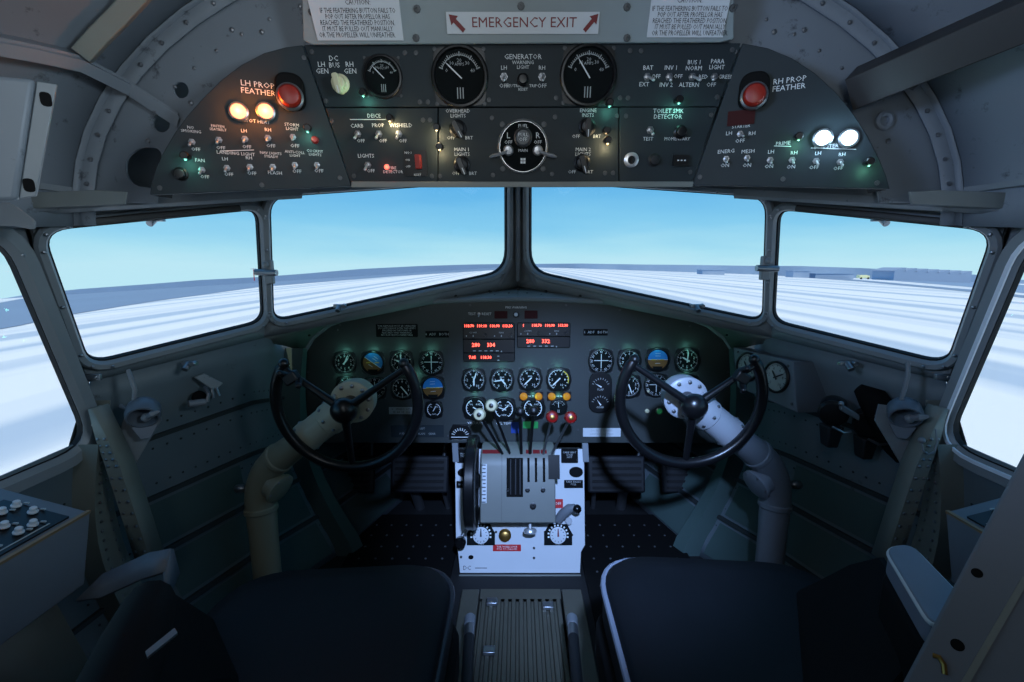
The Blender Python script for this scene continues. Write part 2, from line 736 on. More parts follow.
# window belt: the sheet round each pane, one piece per side
for sg in (-1, 1):
    b = B()
    q01 = [PL01.loc(p) for p in (H1, H0, L0, L1)]
    q12 = [PL12.loc(p) for p in (H2, H1, L1, L2)]
    ring(b, PL01, rounded(shrink(open_front, .004), rad_front), q01)
    ring(b, PL12, rounded(shrink(open_corner, .004), rad_corner), q12)
    v0 = CAMZ + .14 - PLS.o.z
    e1, e2 = PLS.hit(27, 205), PLS.hit(98, 452)
    outer = [V((-.70 - PLS.o.y, e1.y)), e1, e2, V((-.70 - PLS.o.y, TOPZ - .08 - PLS.o.z))]
    ring(b, PLS, rounded(shrink(open_side, .004), rad_side), outer)
    # corner filler between side belt and corner window belt, up to the roof
    a1, a2 = PLS.to3(outer[1].x, outer[1].y), PLS.to3(outer[2].x, outer[2].y)
    b.loft([[a1, a2], [H2, L2]])
    b.mirror(sg > 0)
    w = struct('trim_1' if sg < 0 else 'trim_2', b, 'frame_paint', solid=.005)

# roof in front of the former: from the windscreen head back to the roof arc
for sg in (-1, 1):
    arc = [ceil_pt(.858, t) for t in (0, .06, .12, .2, .3, .4, .5)]
    head = [H2, H2.lerp(H1, .3), H2.lerp(H1, .65), H1, H1.lerp(H0, .35), H1.lerp(H0, .7), H0]
    b = B().loft([arc, [a.lerp(h, .5) + V((0, 0, .02)) for a, h in zip(arc, head)], head]).mirror(sg > 0)
    struct('ceiling_front' if sg < 0 else 'ceiling_front', b, 'skin_paint', solid=.004)

# windows: frame, pane, clips
FP = [(.0, .0), (.0, .010), (.004, .018), (.014, .020), (.019, .014), (.019, .0)]
FPS = [(-.002, .0), (-.002, .008), (.008, .016), (.028, .016), (.034, .006), (.034, .0)]
n = 0
for sg in (-1, 1):
    for (pl, op, rd, kind) in ((PL01, open_front, rad_front, 'front'), (PL12, open_corner, rad_corner, 'corner'), (PLS, open_side, rad_side, 'side')):
        n += 1
        w = struct('window_%d' % n)
        poly = rounded(op, rd)
        path = [pl.to3(p.x, p.y) for p in poly]
        # outward offset is the frame's outer side
        area = sum(poly[i - 1].x * poly[i].y - poly[i].x * poly[i - 1].y for i in range(len(poly)))
        fl = -1 if area > 0 else 1
        prof = [(-fl * (x), y) for x, y in (FP if kind != 'side' else FPS)]
        B().sweep(path, pl.w, prof).mirror(sg > 0).build('window_frame', 'frame_paint', w, ang=30)
        # black gasket just inside the frame
        B().sweep(path, pl.w, [(-fl * -.003, .006), (-fl * -.003, -.006), (-fl * .012, -.006), (-fl * .012, .006)]).mirror(sg > 0).build('gasket', 'rubber', w)
        B().prism([(p.x, p.y) for p in shrink(poly, .003)], -.006, -.003, pl.M).mirror(sg > 0).build('pane', 'window_glass', w, smooth=False)
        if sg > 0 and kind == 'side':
            B().sweep(path, pl.w, [(-fl * .002, .016), (-fl * .002, .020), (-fl * .009, .020), (-fl * .009, .016)]).mirror(True).build('edge_strip', 'edge_highlight', w, label='bright edge strip')  # pale strip stands in for the highlight along this frame edge
        rv = B()
        L = len(path)
        if True:
            for k in range(0, L, 3):
                a, c = poly[k], poly[(k + 1) % L]
                m_ = max(1, int((c - a).length / .07))
                for j in range(m_):
                    p = a.lerp(c, j / m_)
                    cc = sum(poly, V((0, 0))) / L
                    q = p + (p - cc).normalized() * .010
                    rv.rivet(pl.to3(q.x, q.y, .024 if kind != 'side' else .016), pl.w, .0034)
            rv.mirror(sg > 0).build('rivet', 'steel', w)

# header rail over the corner windows and the bolts and clips on the frames
for sg in (-1, 1):
    b = B()
    a = atY(-40, 208, .76)
    c = atY(128, 199, .88)
    d = atY(300, 190, 1.05)
    b.tube([a, c, d], .018, 8, flat=1.0)
    b.mirror(sg > 0)
    struct('trim_3' if sg < 0 else 'trim_4', b, 'frame_paint')
    b = B()
    Pq = Plane((atY(60, 205, .80)), (0, -1, -.15))
    poly = [Pq.hit(*p) for p in ((-60, 196), (100, 190), (128, 192), (126, 204), (60, 207), (-60, 214))]
    b.prism(poly, 0, .004, Pq.M).mirror(sg > 0)
    struct('trim_5' if sg < 0 else 'trim_6', b, 'sill_paint', bev=.001)

# unseen strips added over the side windows to keep the sun out
for sg in (-1, 1):
    b = B()
    for (ya, xa, yb_, xb) in ((-.6, -.865, .5, -.865), (.5, -.865, .87, -.79)):
        b.hexa([V((xa, ya, CAMZ + .125)), V((-1.03, ya, CAMZ + .112)), V((-1.03, yb_, CAMZ + .112)), V((xb, yb_, CAMZ + .125)), V((xa, ya, CAMZ + .135)), V((-1.03, ya, CAMZ + .118)), V((-1.03, yb_, CAMZ + .118)), V((xb, yb_, CAMZ + .135))])
    b.mirror(sg > 0)
    struct('sun_blocker_1' if sg < 0 else 'sun_blocker_2', b, 'frame_paint')

# corner posts between the corner and side windows
for sg in (-1, 1):
    b = B()
    top = [atY(4, 205, .84), atY(36, 205, .845)]
    path = [atY(93, 408, .882), atY(104, 438, .884), atY(115, 465, .885), atY(130, 512, .886), atY(146, 562, .887)]
    rows = []
    wd = [.003, .011, .014, .015, .016]
    for p, k in zip(path, wd):
        rows.append([p + V((-k, .02, 0)), p + V((-k * .9, -.006, 0)), p + V((k * .9, -.004, 0)), p + V((k, .03, 0))])
    b.loft(rows)
    b.mirror(sg > 0)
    o = struct('trim_7' if sg < 0 else 'trim_8', b, 'olive_paint', solid=.003)
    rv = B()
    for k in range(len(path) - 1):
        for j in range(4 if k else 0):
            p = path[k].lerp(path[k + 1], j / 4)
            for dx in (-.6, .6):
                rv.rivet(p + V((dx * wd[k], -.0065, 0)), (0, -1, .1), .0036)
    rv.mirror(sg > 0).build('rivet', 'steel', o)

# centre post cover strips
b = B()
for dx, m_ in ((-.026, 0), (.026, 0)):
    p, q = B0 + V((dx, -.012, -.0)), H0 + V((dx, -.012, 0))
    b.tube([p + V((dx * 1.6, -.01, -.012)), p.lerp(q, .12), p.lerp(q, .5), q], .016, 10)
b.tube([B0 + V((0, -.03, .0)), H0 + V((0, -.03, 0))], .007, 8)
struct('trim_9', b, 'column_grey')
# ------------------------------------------------------------------ panel fittings
SCREWS = {}


def screw(root, pts, r=.0042, m='screw_dark', name='screw'):
    """separate screws sharing one mesh"""
    for (u, v) in pts:
        key = (round(r, 5), m)
        if key not in SCREWS:
            o = B().lathe([(r, 0), (r * .9, r * .45), (r * .35, r * .5), (r * .3, r * .2), (1e-7, r * .2)], None, 8, False).build(name, m, root, local=True, loc=(u, v, 0))
            SCREWS[key] = o.data
        else:
            o = bpy.data.objects.new(name, SCREWS[key])
            COL.objects.link(o)
            o.parent = root
            o.matrix_local = Matrix.Translation((u, v, 0))


def toggle(root, pl, px, py, r=.0062, tilt=30, lat=0):
    r *= .86
    p = pl.hit(px, py)
    k = B()
    k.lathe([(r * 1.05, 0), (r * 1.05, r * .35)], None, 6)
    k.lathe([(r * .8, r * .35), (r * .75, r * 1.0), (r * .45, r * 1.1)], None, 14)
    o = k.build('toggle_switch', 'steel', root, local=True, loc=(p.x, p.y, 0))
    d = V((math.sin(R(lat)), -math.sin(R(tilt)), math.cos(R(tilt)))).normalized()
    l = B()
    e = V((0, 0, r)) + d * r * 2.7
    l.cyl((0, 0, r * .9), e, r * .26, r * .42, 10)
    l.ball(e, r * .44, seg=10)
    l.build('lever', 'chrome', o, local=True)
    return o


def knob(root, pl, px, py, r, m='black_plastic', style='bar', ang=0., name='rotary_knob', label=None, h=None):
    p = pl.hit(px, py)
    h = h or r * 1.1
    k = B()
    k.lathe([(r * 1.05, 0), (r * 1.05, h * .25), (r * .8, h * .4), (r * .78, h), (r * .66, h * 1.08)], None, 24)
    if style == 'bar':
        T = Matrix.Rotation(ang, 4, 'Z')
        k.prism(rounded([(-r * .3, -r * 1.2), (r * .3, -r * 1.2), (r * .34, r * .9), (-r * .34, r * .9)], r * .25, 3), h * .3, h * 1.5, T)
    o = k.build(name, m, root, local=True, loc=(p.x, p.y, 0), bev=r * .06, label=label)
    if style == 'bar':
        B().box((0, -r * .8, h * 1.51), (r * .1, r * .8, r * .03), Matrix.Rotation(ang, 4, 'Z')).build('pointer_line', 'white_mark', o, local=True)
    return o


def lamp(root, pl, px, py, r, m, name='indicator_lamp', label=None, ring_m='steel', h=1.0):
    p = pl.hit(px, py)
    k = B().lathe([(r * 1.18, 0), (r * 1.18, r * .5), (r * .95, r * .6), (r * .9, r * .3)], None, 20, False)
    o = k.build(name, ring_m, root, local=True, loc=(p.x, p.y, 0), label=label)
    B().lathe([(r * .92, 0), (r * .92, r * .5 * h), (r * .75, r * .8 * h), (r * .4, r * .95 * h), (1e-7, r * h)], None, 20, False).build('lens', m, o, local=True)
    return o, pl.to3(p.x, p.y, r * 1.25)


def plate(root, pl, px0, py0, px1, py1, m, h=.002, name='placard', label=None, w=0.):
    """flat rectangular plate spanning two picture corners"""
    a, c = pl.hit(px0, py0), pl.hit(px1, py1)
    x, y = (a + c) / 2
    dx, dy = abs(c.x - a.x), abs(c.y - a.y)
    o = B().prism(rounded([(-dx / 2, -dy / 2), (dx / 2, -dy / 2), (dx / 2, dy / 2), (-dx / 2, dy / 2)], min(dx, dy) * .06, 2), 0, h).build(name, m, root, local=True, loc=(x, y, w), label=label, smooth=False)
    return o, dx, dy


def gauge(root, pl, px, py, rp, kind='tach', label=None, ang=40., ang2=None, name='gauge', tilt=0):
    p = pl.hit(px, py)
    r = rp * pl.scale(px, py)
    k = B()
    k.lathe([(r * 1.02, 0), (r * 1.02, r * .10), (r * .97, r * .16), (r * .90, r * .17), (r * .86, r * .05)], None, 36, False)
    fw = r * .05
    if kind in ('square', 'tach', 'alt', 'cdi', 'ai', 'arc', 'volt', 'twin'):
        e = r * .92
        k.prism(rounded([(-e, -e), (e, -e), (e, e), (-e, e)], r * .35, 3), 0, r * .05)
        o = k.build(name, 'black_plastic', root, local=True, loc=(p.x, p.y, 0), label=label)
        screw(o, [(sx * r * .86, sy * r * .86) for sx in (-1, 1) for sy in (-1, 1)], r * .08)
    face = 'dial_black'
    if kind == 'cream':
        o = k.build(name, 'black_plastic', root, local=True, loc=(p.x, p.y, 0), label=label)
        face = 'dial_cream'
    B().lathe([(r * .88, fw), (1e-7, fw + .0002)], None, 36, False).build('dial_face', face, o, local=True)
    mk = B()
    f2 = fw + .0006
    pol = lambda a, q: V((math.sin(R(a)) * q, math.cos(R(a)) * q, 0))

    def ticks(a0, a1, n, r0, r1, w):
        for i in range(n + 1):
            a = a0 + (a1 - a0) * i / n
            T = Matrix.Translation((0, 0, f2)) @ Matrix.Rotation(-R(a), 4, 'Z')
            mk.box((0, (r0 + r1) / 2, 0), (w, r1 - r0, .0004), T)

    def arcband(a0, a1, r0, r1, bb=None):
        bb = bb or mk
        n = 24
        bb.loft([[pol(a0 + (a1 - a0) * i / n, q) + V((0, 0, f2)) for q in (r0, r1)] for i in range(n + 1)])

    def needle(a, ln, w, m='white_mark', back=.18, z=0.):
        T = Matrix.Translation((0, 0, fw + r * .04 + z)) @ Matrix.Rotation(-R(a), 4, 'Z')
        B().prism([(-w, -r * back), (w, -r * back), (w, ln * .75), (0, ln), (-w, ln * .75)], 0, r * .015, T).build('needle', m, o, local=True)
    mark_m = 'white_mark'
    if kind in ('tach', 'alt', 'cream'):
        a0, a1, nn = (-150, 150, 10) if kind == 'tach' else (0, 360, 10)
        if kind == 'cream':
            a0, a1, nn, mark_m = -140, 140, 10, 'ink'
        ticks(a0, a1, nn * 5, r * .74, r * .82, r * .018)
        ticks(a0, a1, nn, r * .68, r * .82, r * .04)
        for i in range(0, nn if kind == 'alt' else nn + 1, 1 if kind == 'alt' else 2):
            q = pol(a0 + (a1 - a0) * i / nn, r * .54)
            mk.text(str(i), q.x, q.y, r * .2, 0, f2)
        if kind == 'tach':
            mk.text('RPM', 0, r * .22, r * .13, 0, f2)
        mk.build('dial_marking', mark_m, o, local=True)
        nm = 'ink' if kind == 'cream' else 'white_mark'
        needle(ang, r * .72, r * .045, nm)
        if ang2 is not None:
            needle(ang2, r * .5, r * .06, nm, z=r * .02)
    elif kind == 'volt':
        arcband(-68, 68, r * .66, r * .685)
        ticks(-68, 68, 24, r * .66, r * .74, r * .02)
        ticks(-68, 68, 4, r * .64, r * .78, r * .035)
        for i, t in enumerate(('0', '10', '20', '30', '40')[:5]):
            q = pol(-68 + 34 * i, r * .50)
            mk.text(t, q.x, q.y, r * .12, 0, f2)
        mk.text('AMPS' if rp > 24 else 'VOLTS', 0, r * .38, r * .10, 0, f2)
        for dx in (-.1, 0, .1):
            mk.box((dx * r, -r * .52, f2), (r * .035, r * .36, .0003))
        mk.build('dial_marking', 'grey_mark', o, local=True)
        needle(ang, r * .68, r * .022, back=.1)
    elif kind == 'arc':
        arcband(-150, 20, r * .76, r * .80)
        ticks(-150, 150, 15, r * .66, r * .8, r * .03)
        for i in range(6):
            q = pol(-150 + 60 * i, r * .5)
            mk.text(str(i * 2), q.x, q.y, r * .18, 0, f2)
        mk.build('dial_marking', 'white_mark', o, local=True)
        yb = B()
        arcband(30, 110, r * .74, r * .82, yb)
        yb.build('range_arc', 'yellow_mark', o, local=True)
        needle(ang, r * .72, r * .05)
    elif kind == 'cdi':
        for i in range(12):
            a = i * 30
            q = pol(a, r * .7)
            mk.text(('N', '3', '6', 'E', '12', '15', 'S', '21', '24', 'W', '30', '33')[i], q.x, q.y, r * .17, 0, f2, rot=-R(a))
        ticks(0, 350, 35, r * .80, r * .86, r * .02)
        mk.build('dial_marking', 'white_mark', o, local=True)
        B().box((0, 0, fw + r * .05), (r * .05, r * 1.1, r * .01)).build('course_bar', 'white_mark', o, local=True)
        B().box((0, r * .05, fw + r * .06), (r * 1.1, r * .05, r * .01)).build('glide_bar', 'white_mark', o, local=True)
    elif kind == 'ai':
        # ball: sky half and earth half, with the bank tilt
        T = Matrix.Translation((0, 0, f2)) @ Matrix.Rotation(R(tilt), 4, 'Z')
        n = 20
        h = math.sin(R(0))
        up = [(math.cos(math.pi * i / n) * r * .80, math.sin(math.pi * i / n) * r * .80) for i in range(n + 1)]
        B().prism(up, 0, .0006, T).build('sky_half', 'sky_blue', o, local=True)
        B().prism([(x, -y) for x, y in up], 0, .0006, T).build('earth_half', 'earth_brown', o, local=True)
        mk.box((0, 0, .0012), (r * 1.6, r * .03, .0004), T)
        for q in (-.3, .3, .5):
            mk.box((0, q * r, .0012), (r * .4, r * .025, .0004), T)
        mk.build('dial_marking', 'white_mark', o, local=True)
        B().prism([(-r * .42, -r * .55), (r * .42, -r * .55), (r * .3, -r * .82), (-r * .3, -r * .82)], 0, .001, Matrix.Translation((0, 0, f2 + .0012))).build('mask', 'dial_black', o, local=True)
        c = B()
        c.box((-r * .35, 0, fw + r * .06), (r * .35, r * .06, r * .02))
        c.box((r * .35, 0, fw + r * .06), (r * .35, r * .06, r * .02))
        c.ball((0, 0, fw + r * .06), r * .05, seg=8)
        c.build('aircraft_symbol', 'yellow_mark', o, local=True)
    elif kind == 'twin':
        for sg in (-1, 1):
            arcband(sg * 25, sg * 150, r * .66, r * .72)
            ticks(sg * 25, sg * 150, 6, r * .58, r * .72, r * .035)
        for (u, v, t) in ((-.28, .3, 'OIL'), (.28, .3, 'FUEL'), (0, -.5, 'TEMP')):
            mk.text(t, u * r, v * r, r * .13, 0, f2)
        mk.build('dial_marking', 'white_mark', o, local=True)
        needle(ang, r * .5, r * .04)
        if ang2 is not None:
            needle(ang2, r * .5, r * .04)
    return o


class Letters:
    """writing on a panel: each label or line its own small mesh, made when done() names the parent"""
    def __init__(s, pl):
        s.pl, s.items = pl, []

    def t(s, st, px, py, h=4.4, align='CENTER', rot=0., sx=1., w=0., wpx=None, bold=0.):
        p = s.pl.hit(px, py)
        k = s.pl.scale(px, py)
        b = B()
        b.text(st, 0, 0, h * k, .0006, w, align=align, rot=rot, sx=sx, bold=bold)
        if wpx:
            xs_ = [v.co.x for v in b.bm.verts]
            f = wpx * k / (max(xs_) - min(xs_))
            for v in b.bm.verts:
                v.co.x *= f
        s.items.append((b, p))

    def line(s, x0, y0, x1, y1, t=.7, w=0.):
        a, c = s.pl.hit(x0, y0), s.pl.hit(x1, y1)
        d = c - a
        T = Matrix.Translation((0, 0, .0005 + w)) @ Matrix.Rotation(math.atan2(d.y, d.x), 4, 'Z')
        s.items.append((B().box((d.length / 2, 0, 0), (d.length, t * s.pl.scale(x0, y0), .0004), T), a))

    def done(s, root, m='white_mark', name='lettering'):
        for b, p in s.items:
            b.build(name, m, root, local=True, loc=(p.x, p.y, 0), smooth=False)


# ------------------------------------------------------------------ overhead panels
TILT = R(10)
OC = Plane(atY(CX, 113, .85), (0, -math.cos(TILT), -math.sin(TILT)))
SL1, SL2 = OC.hit3(303, 45), OC.hit3(352, 186)
OL = Plane.pts(SL1, SL2, atY(150, 193, .765))
SR1, SR2 = OC.hit3(742, 43), OC.hit3(692, 185)
OR = Plane.pts(SR1, SR2, atY(890, 189, .765))

# centre panel
root = thing('overhead_instrument_panel', 'dark grey overhead panel between the two curved side panels, with gauges and fuel selector', 'instrument panel', OC.M)
TH = .0035


def sub(pts, nm='panel_plate'):
    poly = [OC.hit(*p) for p in pts]
    return B().prism(poly, -.012, 0).build(nm, 'panel_paint', root, local=True, bev=.0012, smooth=False)


sub([(304, 45), (741, 43), (718, 106.5), (325, 107)])
sub([(325.6, 108), (437.5, 107.8), (437.5, 182), (351, 183)])
sub([(438.5, 107.8), (618.5, 107.3), (618.5, 182), (438.5, 182)])
sub([(619.5, 107.3), (717.6, 107.3), (692, 182), (619.5, 182)])
poly = [OC.hit(*p) for p in ((352, 181.5), (693, 181.5), (692, 187), (352, 187.5))]
B().prism(poly, -.03, .004).build('lower_lip', 'sill_paint', root, local=True, bev=.001)
a, c = OC.hit(300, 50), OC.hit(741, 180)
poly = [OC.hit(*p) for p in ((316, 48), (728, 46), (680, 184), (364, 184))]
B().prism(poly, -.11, -.0125).build('housing', 'black_matte', root, local=True)
screw(root, [OC.hit(*p) for p in ((312, 52), (405, 53), (416, 53), (732, 50), (630, 51), (641, 51), (326, 101), (332, 121), (420, 102), (428, 102), (423, 120), (430, 120), (489, 100), (492, 118),
                                  (556, 98), (555, 117), (620, 98), (628, 98), (617, 116), (626, 116), (717, 97), (711, 115), (341, 175), (354, 176), (432, 176), (440, 176), (493, 175), (552, 174), (605, 173), (613, 173), (690, 172))])
gauge(root, OC, 383, 77, 19.5, 'volt', 'small round voltmeter', ang=-45)
gauge(root, OC, 460, 77, 28, 'volt', 'large round ammeter under the emergency exit sign arrow', ang=-48)
gauge(root, OC, 588, 76, 28, 'volt', 'large round ammeter beside the four toggle switches', ang=-35)
knob(root, OC, 341, 84, .0145, 'knob_cream', ang=R(10), label='cream DC bus selector knob')
for (px, py, lat) in ((504, 77, 0), (542, 77, 0), (647, 77, 25), (669, 77, -10), (692, 77, 30), (714, 77, -30), (358, 134, 0), (379, 134, 0), (399, 134, 0), (368, 165, 0), (650, 130, 0)):
    toggle(root, OC, px, py, .0072 if px > 500 else .0068, 30, lat)
knob(root, OC, 523, 80, .010, style='plain', name='push_knob')
for (px, py, a) in ((458, 129, .5), (462, 165, .4), (587, 127, 0), (582, 163, .3)):
    knob(root, OC, px, py, .0145, ang=a, h=.014)
knob(root, OC, 680, 132, .011, style='plain', name='rotary_knob')
knob(root, OC, 654, 160, .011, style='plain', m='duct_dark', name='rotary_knob', h=.008)
# key switch, socket, breaker switch, red lamp
p = OC.hit(631, 160)
k = B().lathe([(.013, 0), (.013, .004), (.010, .006), (.007, .006), (.007, .002)], None, 22, False).build('key_switch', 'chrome', root, local=True, loc=(p.x, p.y, 0))
B().box((0, 0, .004), (.003, .012, .006)).build('key_slot', 'black_plastic', k, local=True)
o, dx, dy = plate(root, OC, 673, 155, 687, 166, 'black_plastic', .008, 'socket')
Lq = B()
for i in (-1, 0, 1):
    Lq.box((i * .006, 0, .0083), (.003, .002, .0006))
Lq.build('socket_pin', 'white_mark', o, local=True)
o, dx, dy = plate(root, OC, 404, 150, 428, 176, 'black_plastic', .004, 'breaker_switch', 'black switch plate with red rocker')
B().box((.006, .002, .009), (.010, .024, .012)).build('rocker', 'red_plastic', o, local=True, bev=.001)
q = B()
q.text('NO.1', -.012, .017, .0042, 0, .0045)
q.text('ON', -.014, .005, .0036, 0, .0045)
q.text('OFF', -.014, -.006, .0036, 0, .0045)
q.text('RESET', .002, -.020, .0036, 0, .0045)
q.build('lettering', 'white_mark', o, local=True, smooth=False)
_, P_LED = lamp(root, OC, 387, 167, .0045, 'lamp_led_red', label='lit red warning lamp')
# fuel selector
p = OC.hit(523, 147)
r = 25 * OC.scale(523, 147)
k = B().lathe([(r, 0), (r, .008), (r * .95, .011), (r * .93, .006), (1e-7, .006)], None, 40, False).build('fuel_selector', 'chrome', root, local=True, loc=(p.x, p.y, 0), label='round twin-handle fuel selector')
B().lathe([(r * .92, .007), (1e-7, .0075)], None, 40, False).build('selector_face', 'dial_black', k, local=True)
q = B()
q.text('FUEL', 0, r * .74, r * .13, 0, .0082)
q.text('L', -r * .58, r * .40, r * .22, 0, .0082)
q.text('R', r * .58, r * .40, r * .22, 0, .0082)
q.text('OFF', -r * .58, r * .16, r * .13, 0, .0082)
q.text('OFF', r * .58, r * .16, r * .13, 0, .0082)
q.text('MAIN', 0, -r * .14, r * .11, 0, .0082)
for sx in (-1, 1):
    for sy in (-1, 1):
        q.box((sx * r * .055, -r * .52 + sy * r * .055, .0082), (r * .09, r * .09, .0004))
q.build('lettering', 'white_mark', k, local=True, smooth=False)
hub = B().lathe([(r * .36, .007), (r * .36, .018), (r * .30, .021), (r * .26, .018), (1e-7, .018)], Matrix.Translation((0, r * .33, 0)), 24, False).build('pull_knob', 'screw_dark', k, local=True)
q = B()
q.text('PULL\nOFF', 0, r * .33, r * .13, 0, .0186)
q.build('lettering', 'white_mark', hub, local=True, smooth=False)
for sg in (-1, 1):
    c0 = V((sg * r * .58, -r * .14, 0))
    h = B().lathe([(r * .2, .006), (r * .2, .016), (r * .14, .02), (1e-7, .021)], Matrix.Translation(c0), 20, False)
    e = V((sg * r * 1.32, -r * .40, .020))
    h.tube([c0 + V((0, 0, .014)), c0.lerp(e, .4) + V((0, -r * .04, .014)), e.lerp(c0, .2) + V((0, 0, .004)), e], [r * .12, r * .13, r * .15, r * .07], 10, flat=.5)
    h.build('selector_handle', 'chrome', k, local=True)
screw(k, [(sx * r * .82, sy * r * .82) for sx in (-1, 1) for sy in (-1, 1)], .005)
# writing
L = Letters(OC)
L.t('LH\nGEN', 322, 68, 4.6)
L.t('DC\nBUS', 334, 62, 4.6)
L.t('RH\nGEN', 350, 68, 4.6)
L.t('GENERATOR', 523, 57, 4.6)
L.t('WARNING\nLIGHT', 523, 65, 3.2)
L.t('LH', 504, 68, 3.8)
L.t('OFF', 504, 86, 3.8)
L.t('RH', 542, 68, 3.8)
L.t('OFF', 542, 86, 3.8)
L.t('NEUTRAL', 514, 86, 2.8)
L.t('TRIP', 533, 86, 2.8)
L.t('RESET', 523, 89.5, 2.6)
L.t('BAT', 648, 68, 4)
L.t('OFF', 656, 76.5, 3.6)
L.t('EXT', 644, 84.5, 4)
L.t('INV 1', 671, 68, 4)
L.t('OFF', 678, 76.5, 3.6)
L.t('INV 2', 666, 85, 4)
L.t('BUS 1\nNORM', 694, 65.5, 4)
L.t('ALTERN', 689, 85, 4)
L.t('PARA\nLIGHT', 717, 64.5, 4)
L.t('RED', 703, 77, 3.6)
L.t('GREEN', 726, 77, 3.6)
L.t('OFF', 711, 85, 3.8)
L.t('TOILET SMK\nDETECTOR', 668, 114, 4)
L.t('TEST', 648, 139, 3.4)
L.t('MOMENTARY', 677, 139, 3)
L.t('DEICE', 374, 116, 3.6)
L.line(350, 119.5, 393, 119.5)
L.t('CARB', 357, 126, 3.6)
L.t('PROP', 378, 125.5, 3.6)
L.t('W/SHIELD', 401, 125.5, 3.6)
L.t('OFF', 361, 141, 3.2)
L.t('OFF', 383, 141, 3.2)
L.t('OFF', 403, 141, 3.2)
L.t('LIGHTS', 366, 156, 3.6)
L.t('OFF', 371, 171, 3.2)
L.t('FIRE\nDETECTOR', 393, 170, 2.8)
L.t('OVERHEAD\nLIGHTS', 458, 113.5, 3.4)
L.t('OFF', 451, 138, 3.2)
L.t('BRT', 469, 138, 3.2)
L.t('MAIN 1\nLIGHTS', 462, 152, 3.4)
L.t('OFF', 456, 173.5, 3.2)
L.t('BRT', 473, 173.5, 3.2)
L.t('ENGINE\nINSTS', 588, 113, 3.4)
L.t('OFF', 576, 136.5, 3.2)
L.t('BRT', 597, 136.5, 3.2)
L.t('MAIN 2\nLIGHTS', 583, 152, 3.4)
L.t('OFF', 572, 172, 3.2)
L.t('BRT', 589, 172, 3.2)
L.done(root)


def post_light(root, pl, px, py, m='lamp_teal'):
    p = pl.hit(px, py)
    k = B().lathe([(.005, 0), (.005, .012), (.0065, .013), (.0065, .02), (.005, .022), (1e-7, .022)], None, 14, False)
    o = k.build('post_light', 'black_plastic', root, local=True, loc=(p.x, p.y, 0))
    B().ball((0, -.0056, .0160), .0016, seg=8).build('bulb', m, o, local=True)
    return pl.to3(p.x, p.y - .012, .016)


POST = []
for (px, py, c) in ((366, 94, 't'), (392, 119, 'w'), (438, 128, 'w'), (441, 147, 'w'), (605, 131, 'w'), (676, 101, 't'), (608, 104, 't'), (606, 141, 'w')):
    POST.append((post_light(root, OC, px, py, 'lamp_teal' if c == 't' else 'amber'), c))

# left curved side panel
arcL = [(150, 195), (151, 184), (156, 168), (164, 151), (174, 134), (187, 116), (203, 98), (221, 80), (241, 65), (264, 53), (286, 47), (302.5, 45), (351.5, 186)]
rootL = thing('overhead_switch_panel', 'dark grey curved overhead panel with the two glowing orange lamps', 'instrument panel', OL.M)
poly = [OL.hit(*p) for p in arcL]
B().prism(poly, -.012, 0).build('panel_plate', 'panel_paint', rootL, local=True, bev=.0012)
lip = [(150, 195), (151, 184), (156, 168), (164, 151), (174, 134), (187, 116), (203, 98), (221, 80), (241, 65), (264, 53), (286, 47), (302.5, 45)]
b = B()
b.loft([[OL.to3(*OL.hit(*p), w) for p in lip] for w in (-.012, -.10)])
b.build('panel_edge', 'black_matte', rootL, solid=.003)
for (px, py) in ((192, 142), (219, 140), (245, 139), (268, 138), (293, 137), (202, 170), (227, 168), (250, 167), (273, 167), (295, 165), (317, 165)):
    toggle(rootL, OL, px, py, .0058, 30, 0)
_, PA1 = lamp(rootL, OL, 239, 112, .0125, 'lamp_amber', label='lit orange lamp')
_, PA2 = lamp(rootL, OL, 266, 112, .0125, 'lamp_amber', label='lit orange lamp')


def feather(root, pl, px, py, lab):
    p = pl.hit(px, py)
    k = B()
    k.prism(rounded([(-.024, -.022), (.024, -.022), (.022, .034), (-.022, .034)], .02, 6), 0, .016)
    o = k.build('feather_button', 'black_matte', root, local=True, loc=(p.x, p.y, 0), bev=.003, label=lab)
    B().lathe([(.021, .012), (.021, .022), (.018, .024), (.017, .018)], Matrix.Translation((0, -.004, 0)), 28, False).build('button_guard', 'steel', o, local=True)
    B().lathe([(.017, .012), (.017, .030), (.014, .034), (.006, .036), (1e-7, .036)], Matrix.Translation((0, -.004, 0)), 28, False).build('button', 'red_plastic', o, local=True)


feather(rootL, OL, 291, 97, 'red propeller feathering push button')
knob(rootL, OL, 181, 174, .010, style='plain')
knob(rootL, OL, 315, 140, .006, style='plain', m='knob_red', name='push_button')
screw(rootL, [OL.hit(*p) for p in ((304, 58), (160, 188), (340, 178), (262, 185))])
L = Letters(OL)
for (px, py, t) in ((191, 129.5, 'NO\nSMOKING'), (218, 128, 'FASTEN\nSEATBELT'), (244, 131, 'LH'), (268, 130, 'RH'), (292, 127, 'STORM\nLIGHT'), (196, 149.5, 'OFF'), (221, 148, 'OFF'), (247, 147, 'OFF'), (271, 146, 'OFF'), (295, 146, 'OFF'),
                    (200, 160.5, 'FAN'), (225, 159, 'LH'), (249, 158, 'RH'), (271, 155, 'NAV LIGHTS\nSTEADY'), (295, 154, 'ANTI-COLL\nLIGHT'), (315, 153, 'COCKPIT\nLIGHTS'), (205, 177, 'OFF'), (229, 174.5, 'OFF'), (252, 173.5, 'OFF'), (275, 173, 'FLASH'), (297, 171.5, 'OFF'), (319, 171, 'OFF')):
    L.t(t, px, py, 3.7 if '\n' not in t else (2.75 if len(t) > 13 else 3.2))
L.t('LANDING LIGHT', 236, 153.5, 3.6)
L.t('LH PROP\nFEATHER', 258, 88.5, 5.8, sx=1.05)
